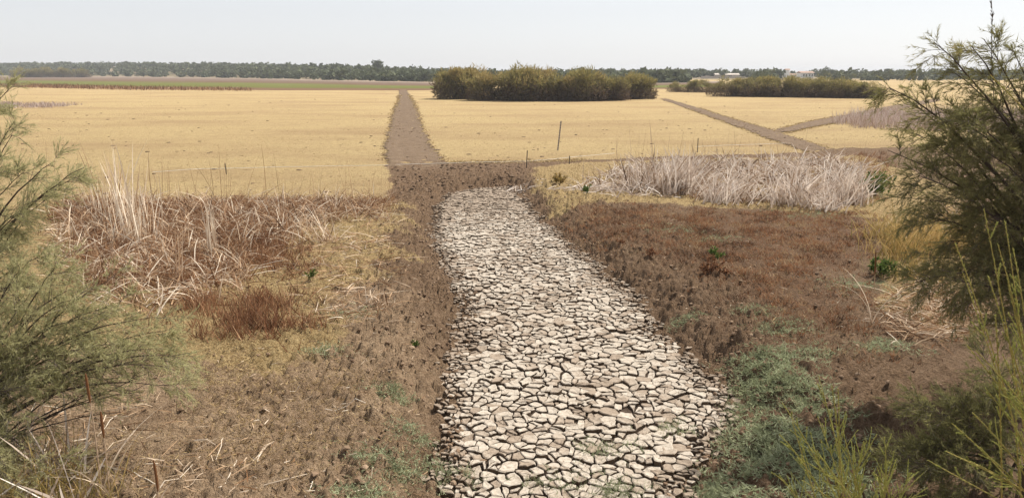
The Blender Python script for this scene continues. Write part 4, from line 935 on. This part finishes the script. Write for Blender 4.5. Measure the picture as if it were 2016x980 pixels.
tag(mb.build('reed_clump', M['reed_pale']), 'broken pale reeds crossing in the bottom left corner', 'reeds')

clump('dry_grass', 60, 985, 260, .8, 'olive-yellow grass tuft in the bottom left corner', 'reed_green', 951, .35, .3, .007, .35, (.05, 0), .3, 'grass')
clump('dry_grass', 165, 1000, 160, .6, 'smaller olive grass tuft right of the corner one', 'reed_green', 952, .25, .3, .007, .4, (.05, 0), .3, 'grass')
def twigs(x, y, ends, label, seed):
    r = np.random.default_rng(seed); c = pix(x, y); e = empty('bare_branch', c, label, 'branch'); E = np.array([at(*t_) for t_ in ends]); N = len(E); K = 8; s = np.linspace(0, 1, K)
    P = c*(1-s)[None, :, None]+E[:, None]*s[None, :, None]; P[:, :, 2] += .10*np.sin(s*3.14)[None]; P[:, 1:] += np.cumsum(r.normal(size=(N, K-1, 3))*.014, 1)
    m_ = MB(); tubes(m_, P, np.linspace(.011, .003, K)[None].repeat(N, 0), 5, .25); m_.build('limb', M['bark'], e)
    b, D, t, _ = children(P, N*9, .5, .25, 1., .1, r); L2 = branch(b, D, .35*(.4+.8*r.random(len(b))), 5, -.1, .03, r); m_ = MB(); tubes(m_, L2, np.linspace(.004, .0012, 5)[None].repeat(len(b), 0), 4, .3); m_.build('twig', M['bark'], e)
twigs(-30, 900, [(200, 715, 7.6), (190, 770, 7.3), (300, 735, 7.5), (245, 800, 7.1), (120, 720, 7.5), (260, 765, 7.2)], 'dark leafless branches spreading under the left tamarisk', 953)

# ------------------------------------------------------------------ tamarisks framing the view
def tamarisk(base, limbs, label, seed, mat, n2=14, n3=9, n4=26, l2=.75, l3=.30, l4=.055, w4=.0055, r0=.05, droop=-.1, tint0=.5, name='tamarisk_tree', z0=(.2, 1.2)):
    r = np.random.default_rng(seed); base = np.array(base, float); e = empty(name, base, label, 'tree')
    ends = np.array([at(x, y, Y) for x, y, Y in limbs]); N = len(ends); K = 12; s = np.linspace(0, 1, K)
    h0 = np.linspace(*z0, N); r.shuffle(h0); st = base+np.c_[r.normal(size=(N, 2))*.10, np.minimum(h0, ends[:, 2]*.6)]
    mid = st*.45+ends*.55; mid[:, 2] += (.18*np.linalg.norm(ends-st, axis=1))*(.6+.6*r.random(N)); mid[:, :2] += (base[:2]-mid[:, :2])*.15
    L1 = st[:, None]*((1-s)**2)[None, :, None]+mid[:, None]*(2*s*(1-s))[None, :, None]+ends[:, None]*(s*s)[None, :, None]
    L1[:, 1:] += np.cumsum(r.normal(size=(N, K-1, 3))*.012, 1)
    wb = MB(); ln = np.linalg.norm(ends-st, axis=1)
    R1 = (.006+.0065*ln)[:, None]*np.linspace(1, .12, K)[None]; tubes(wb, L1, R1, 6, .5)
    ts = 5; tp_ = np.zeros((ts, 4, 3)); 
    for k in range(ts):
        q = base+np.array([r.normal()*.1, r.normal()*.1, -.1]); tp_[k] = q+np.outer(np.linspace(0, 1, 4), np.array([r.normal()*.15, r.normal()*.15, z0[1]+.3]))
    tubes(wb, tp_, np.linspace(r0, r0*.6, 4)[None].repeat(ts, 0), 7, .3)
    b, D, t, _ = children(L1, N*n2, .62, .28, 1., .0, r); Ls = l2*(.45+.7*r.random(len(b)))*(1.15-.75*t); L2 = branch(b, D, Ls, 7, droop, .02, r)
    tubes(wb, L2, (.0022+.0045*Ls)[:, None]*np.linspace(1, .25, 7)[None], 4, .75)
    b, D, t, pi_ = children(L2, N*n2*n3, .6, .12, 1., .03, r); Ls3 = l3*(.4+.8*r.random(len(b)))*(1.1-.5*t); L3 = branch(b, D, Ls3, 4, droop*.8, .008, r)
    blades(wb, b, D, Ls3, .0042, np.stack([np.zeros(len(b)), np.zeros(len(b)), np.full(len(b), droop*.8)], -1), .95, 2, r)
    wood = wb.build('trunk', M['bark'], e)
    lt = r.normal(size=len(L2))*.10
    n = len(L3)*n4; b, D, t, p3 = children(L3, n, .55, .05, 1., .12, r)
    fb = MB(); tint = np.clip(tint0+lt[pi_[p3]]+.13*r.normal(size=n), 0, 1)
    blades(fb, b, D, l4*(.5+.9*r.random(n)), w4, r.normal(size=(n, 3))*.12, tint, 1, r)
    fb.build('crown', M[mat], e)
    return e
right_tree = tamarisk((7.55, 9.5, 0), [(1752, 182, 9.0), (1770, 185, 9.6), (1835, 85, 9.2), (1880, 130, 9.4), (1920, 95, 9.3), (2015, 60, 9.4), (1950, 75, 9.5), (2000, 90, 9.2), (2050, 70, 9.6), (1990, 170, 9.0), (1840, 210, 9.3), (1900, 230, 8.8), (1960, 200, 9.6),
          (1770, 300, 9.1), (1800, 260, 9.7), (1810, 340, 8.8), (1850, 290, 9.2), (1900, 330, 9.5), (1950, 300, 8.8), (2010, 260, 9.3), (1760, 390, 9.3), (1820, 420, 9.0), (1880, 420, 9.5), (1940, 420, 8.9), (2000, 400, 9.4),
          (1775, 560, 8.7), (1800, 520, 9.2), (1840, 545, 8.6), (1870, 480, 9.2), (1930, 520, 9.0), (1990, 560, 8.8), (1900, 600, 8.6), (1960, 650, 8.4), (2020, 500, 9.2), (2060, 300, 9.0), (2080, 180, 9.4), (2090, 450, 9.0)],
         'large dark olive tamarisk overhanging from the right edge', 1001, 'tam_dark', n2=22, n3=10, n4=19, l2=.85, l4=.065, w4=.0065, droop=-.28, tint0=.48)
m_ = MB(); u_ = np.linspace(0, 1, 9)[:, None]; P_ = at(1956, 230, 9.5)*(1-u_)+at(1951, -6, 9.5)*u_; P_[:, 0] += .01*np.sin(u_[:, 0]*9); tubes(m_, P_[None], np.linspace(.006, .0025, 9)[None], 5, .6)
rr = np.random.default_rng(9); b_, D_, t_, _ = children(P_[None], 90, .6, .25, 1., .2, rr); blades(m_, b_, D_, .05, .009, rr.normal(size=(90, 3))*.1, .9, 2, rr); m_.build('leader_twig', M['bark'], right_tree)
tamarisk((4.9, 6.9, 0), [(1700, 880, 6.6), (1780, 800, 6.8), (1850, 760, 6.9), (1750, 930, 6.4), (1820, 880, 6.7), (1880, 820, 6.9), (1950, 780, 6.8), (1900, 930, 6.4), (1980, 900, 6.6), (1850, 960, 6.3), (2000, 720, 7.0), (1930, 690, 7.1)],
         'low shaded dark tamarisk growth at the bottom right', 1002, 'tam_dark', n2=16, n3=9, n4=18, l2=.55, l3=.25, l4=.055, w4=.006, r0=.02, tint0=.35, name='tamarisk_bush', z0=(.05, .2))
tamarisk((-7.1, 9.0, 0), [(170, 325, 8.6), (150, 345, 8.9), (110, 318, 8.4), (60, 330, 8.8), (30, 240, 8.7), (12, 262, 8.4), (20, 180, 8.9), (-20, 220, 8.6), (80, 390, 8.7), (40, 420, 8.4), (130, 385, 9.0), (-40, 330, 8.5), (10, 480, 8.2), (90, 500, 8.5),
          (-30, 420, 8.7), (60, 560, 8.3), (130, 560, 8.5), (-60, 520, 8.4), (30, 620, 8.1)],
         'grey-green feathery tamarisk reaching in from the left edge', 1003, 'tam_soft', n2=13, n3=9, n4=18, l2=.5, w4=.0055, tint0=.5)
tamarisk((-5.9, 7.7, 0), [(330, 670, 7.6), (350, 700, 7.4), (290, 620, 7.7), (240, 590, 7.8), (310, 730, 7.2), (200, 560, 7.8), (190, 640, 7.6), (140, 600, 7.5), (120, 520, 7.9), (90, 650, 7.4), (50, 580, 7.6), (20, 660, 7.3), (150, 700, 7.3), (240, 680, 7.4), (80, 730, 7.2), (-10, 720, 7.3),
          (-40, 600, 7.5), (30, 780, 7.0), (60, 510, 7.8), (-20, 540, 7.7), (370, 690, 7.8), (320, 640, 8.0), (260, 640, 7.9), (280, 700, 7.5), (210, 720, 7.3), (330, 760, 7.1), (170, 570, 8.0), (-30, 850, 6.8), (40, 880, 6.7), (110, 930, 6.5), (10, 940, 6.4)],
         'soft low grey-green tamarisk spreading over the left foreground', 1004, 'tam_soft', n2=15, n3=8, n4=15, l2=.7, l4=.06, w4=.0065, droop=-.12, l3=.26, r0=.03, tint0=.55, name='tamarisk_bush', z0=(.1, .5))

def shoots(base, crown, tips, label, seed, side=9, tint0=.55, side_l=.22):
    """young tamarisk: stems from the ground to a crown point, long scaly shoots from there to the tips (px, py, Y)"""
    r = np.random.default_rng(seed); base = np.array(base, float); e = empty('young_tamarisk', base, label, 'shrub'); cr = at(*crown)
    ends = np.array([at(*t_) for t_ in tips]); N = len(ends); K = 10; s = np.linspace(0, 1, K)
    st = cr+r.normal(size=(N, 3))*np.array([.10, .10, .06]); st[:, 2] -= .12
    mid = (st+ends)/2; mid[:, 2] += .05; mid += r.normal(size=mid.shape)*.03
    L1 = st[:, None]*((1-s)**2)[None, :, None]+mid[:, None]*(2*s*(1-s))[None, :, None]+ends[:, None]*(s*s)[None, :, None]
    wb = MB(); ng = 7; g0 = base+np.c_[r.normal(size=(ng, 2))*.12, np.full(ng, -.1)]; g1 = cr+r.normal(size=(ng, 3))*.10
    G = g0[:, None]*(1-s)[None, :, None]+g1[:, None]*s[None, :, None]; tubes(wb, G, np.linspace(.016, .006, K)[None].repeat(ng, 0), 6, .35); wb.build('stem', M['bark'], e)
    b, D, t, _ = children(L1, N*side, .5, .05, .92, .15, r); Ls = side_l*(.3+.9*r.random(len(b)))*(1.1-.8*t); L2 = branch(b, D, Ls, 6, .05, .012, r)
    sb = MB(); tubes(sb, L1, np.linspace(.0034, .0014, K)[None].repeat(N, 0), 5, .88); tubes(sb, L2, np.linspace(.0018, .0010, 6)[None].repeat(len(b), 0), 4, .75)
    sb.build('shoot', M['shoot'], e)
    fb = MB()
    for Lx, per, l_, w_ in ((L1, 420, .0125, .0045), (L2, 60, .011, .0042)):
        n = len(Lx)*per; b, D, t, k = children(Lx, n, .38, .08, 1., .0, r); blades(fb, b, D, l_*(.6+.7*r.random(n))*(1.15-.4*t), w_, r.normal(size=(n, 3))*.1, np.clip(tint0+.12*r.normal(size=n), 0, .9), 1, r)
    fb.build('leaves', M['shoot'], e); return e
shoots((2.35, 3.3, 0), (1690, 1030, 3.4), [(1612, 740, 3.5), (1650, 765, 3.5), (1638, 760, 3.3), (1540, 792, 3.5), (1535, 855, 3.4), (1560, 830, 3.2), (1520, 930, 3.3), (1726, 855, 3.5), (1741, 860, 3.4), (1700, 868, 3.5), (1760, 890, 3.6), (1825, 960, 3.4), (1600, 880, 3.2), (1660, 850, 3.3), (1580, 945, 3.2),
        (1680, 900, 3.4), (1790, 930, 3.5), (1610, 820, 3.6), (1640, 930, 3.1), (1720, 930, 3.3), (1570, 900, 3.5)], 'bright yellow-green young tamarisk shoots at the bottom right of the mud', 1101, 11)
shoots((2.15, 2.55, 0), (2075, 1000, 2.7), [(1937, 412, 2.9), (1979, 437, 2.8), (1881, 481, 2.9), (1896, 538, 2.8), (1965, 482, 2.7), (1946, 545, 2.7), (1994, 487, 2.9), (2016, 470, 2.8), (1905, 680, 2.7), (1922, 690, 2.6), (1874, 833, 2.6), (1863, 888, 2.4), (1827, 905, 2.6), (1915, 812, 2.4),
        (1941, 765, 2.6), (1960, 620, 2.6), (1985, 560, 2.7), (2010, 640, 2.6), (1975, 700, 2.5), (1890, 900, 2.5), (1930, 880, 2.5), (2000, 800, 2.4), (1995, 740, 2.6)], 'tall yellow-green tamarisk shoots rising close by at the right edge', 1102, 7, .55, .16)

shoots((2.5, 2.4, 0), (2290, 560, 2.5), [(1950, 148, 2.4), (2040, 40, 2.5), (2060, 300, 2.3)], 'single thick yellow shoot slanting in front of the right tamarisk', 1103, 3, .62, .10)

# ------------------------------------------------------------------ summer haze over the whole scene
hm = bpy.data.materials.new('haze_air'); hm.use_nodes = True; hn = hm.node_tree; hn.nodes.clear()
ho = hn.nodes.new('ShaderNodeOutputMaterial'); hv = hn.nodes.new('ShaderNodeVolumePrincipled'); hv.inputs['Color'].default_value = (.94, .96, 1.0, 1); hv.inputs['Density'].default_value = .0003
hn.links.new(hv.outputs[0], ho.inputs['Volume'])
mb = MB(); v_, q_ = boxv(-4100, 4100, -120, 4100, -2.5, 18.5); mb.add(v_, q_); tag(mb.build('haze', hm), 'thin pale summer haze in the air', 'haze', kind='stuff')
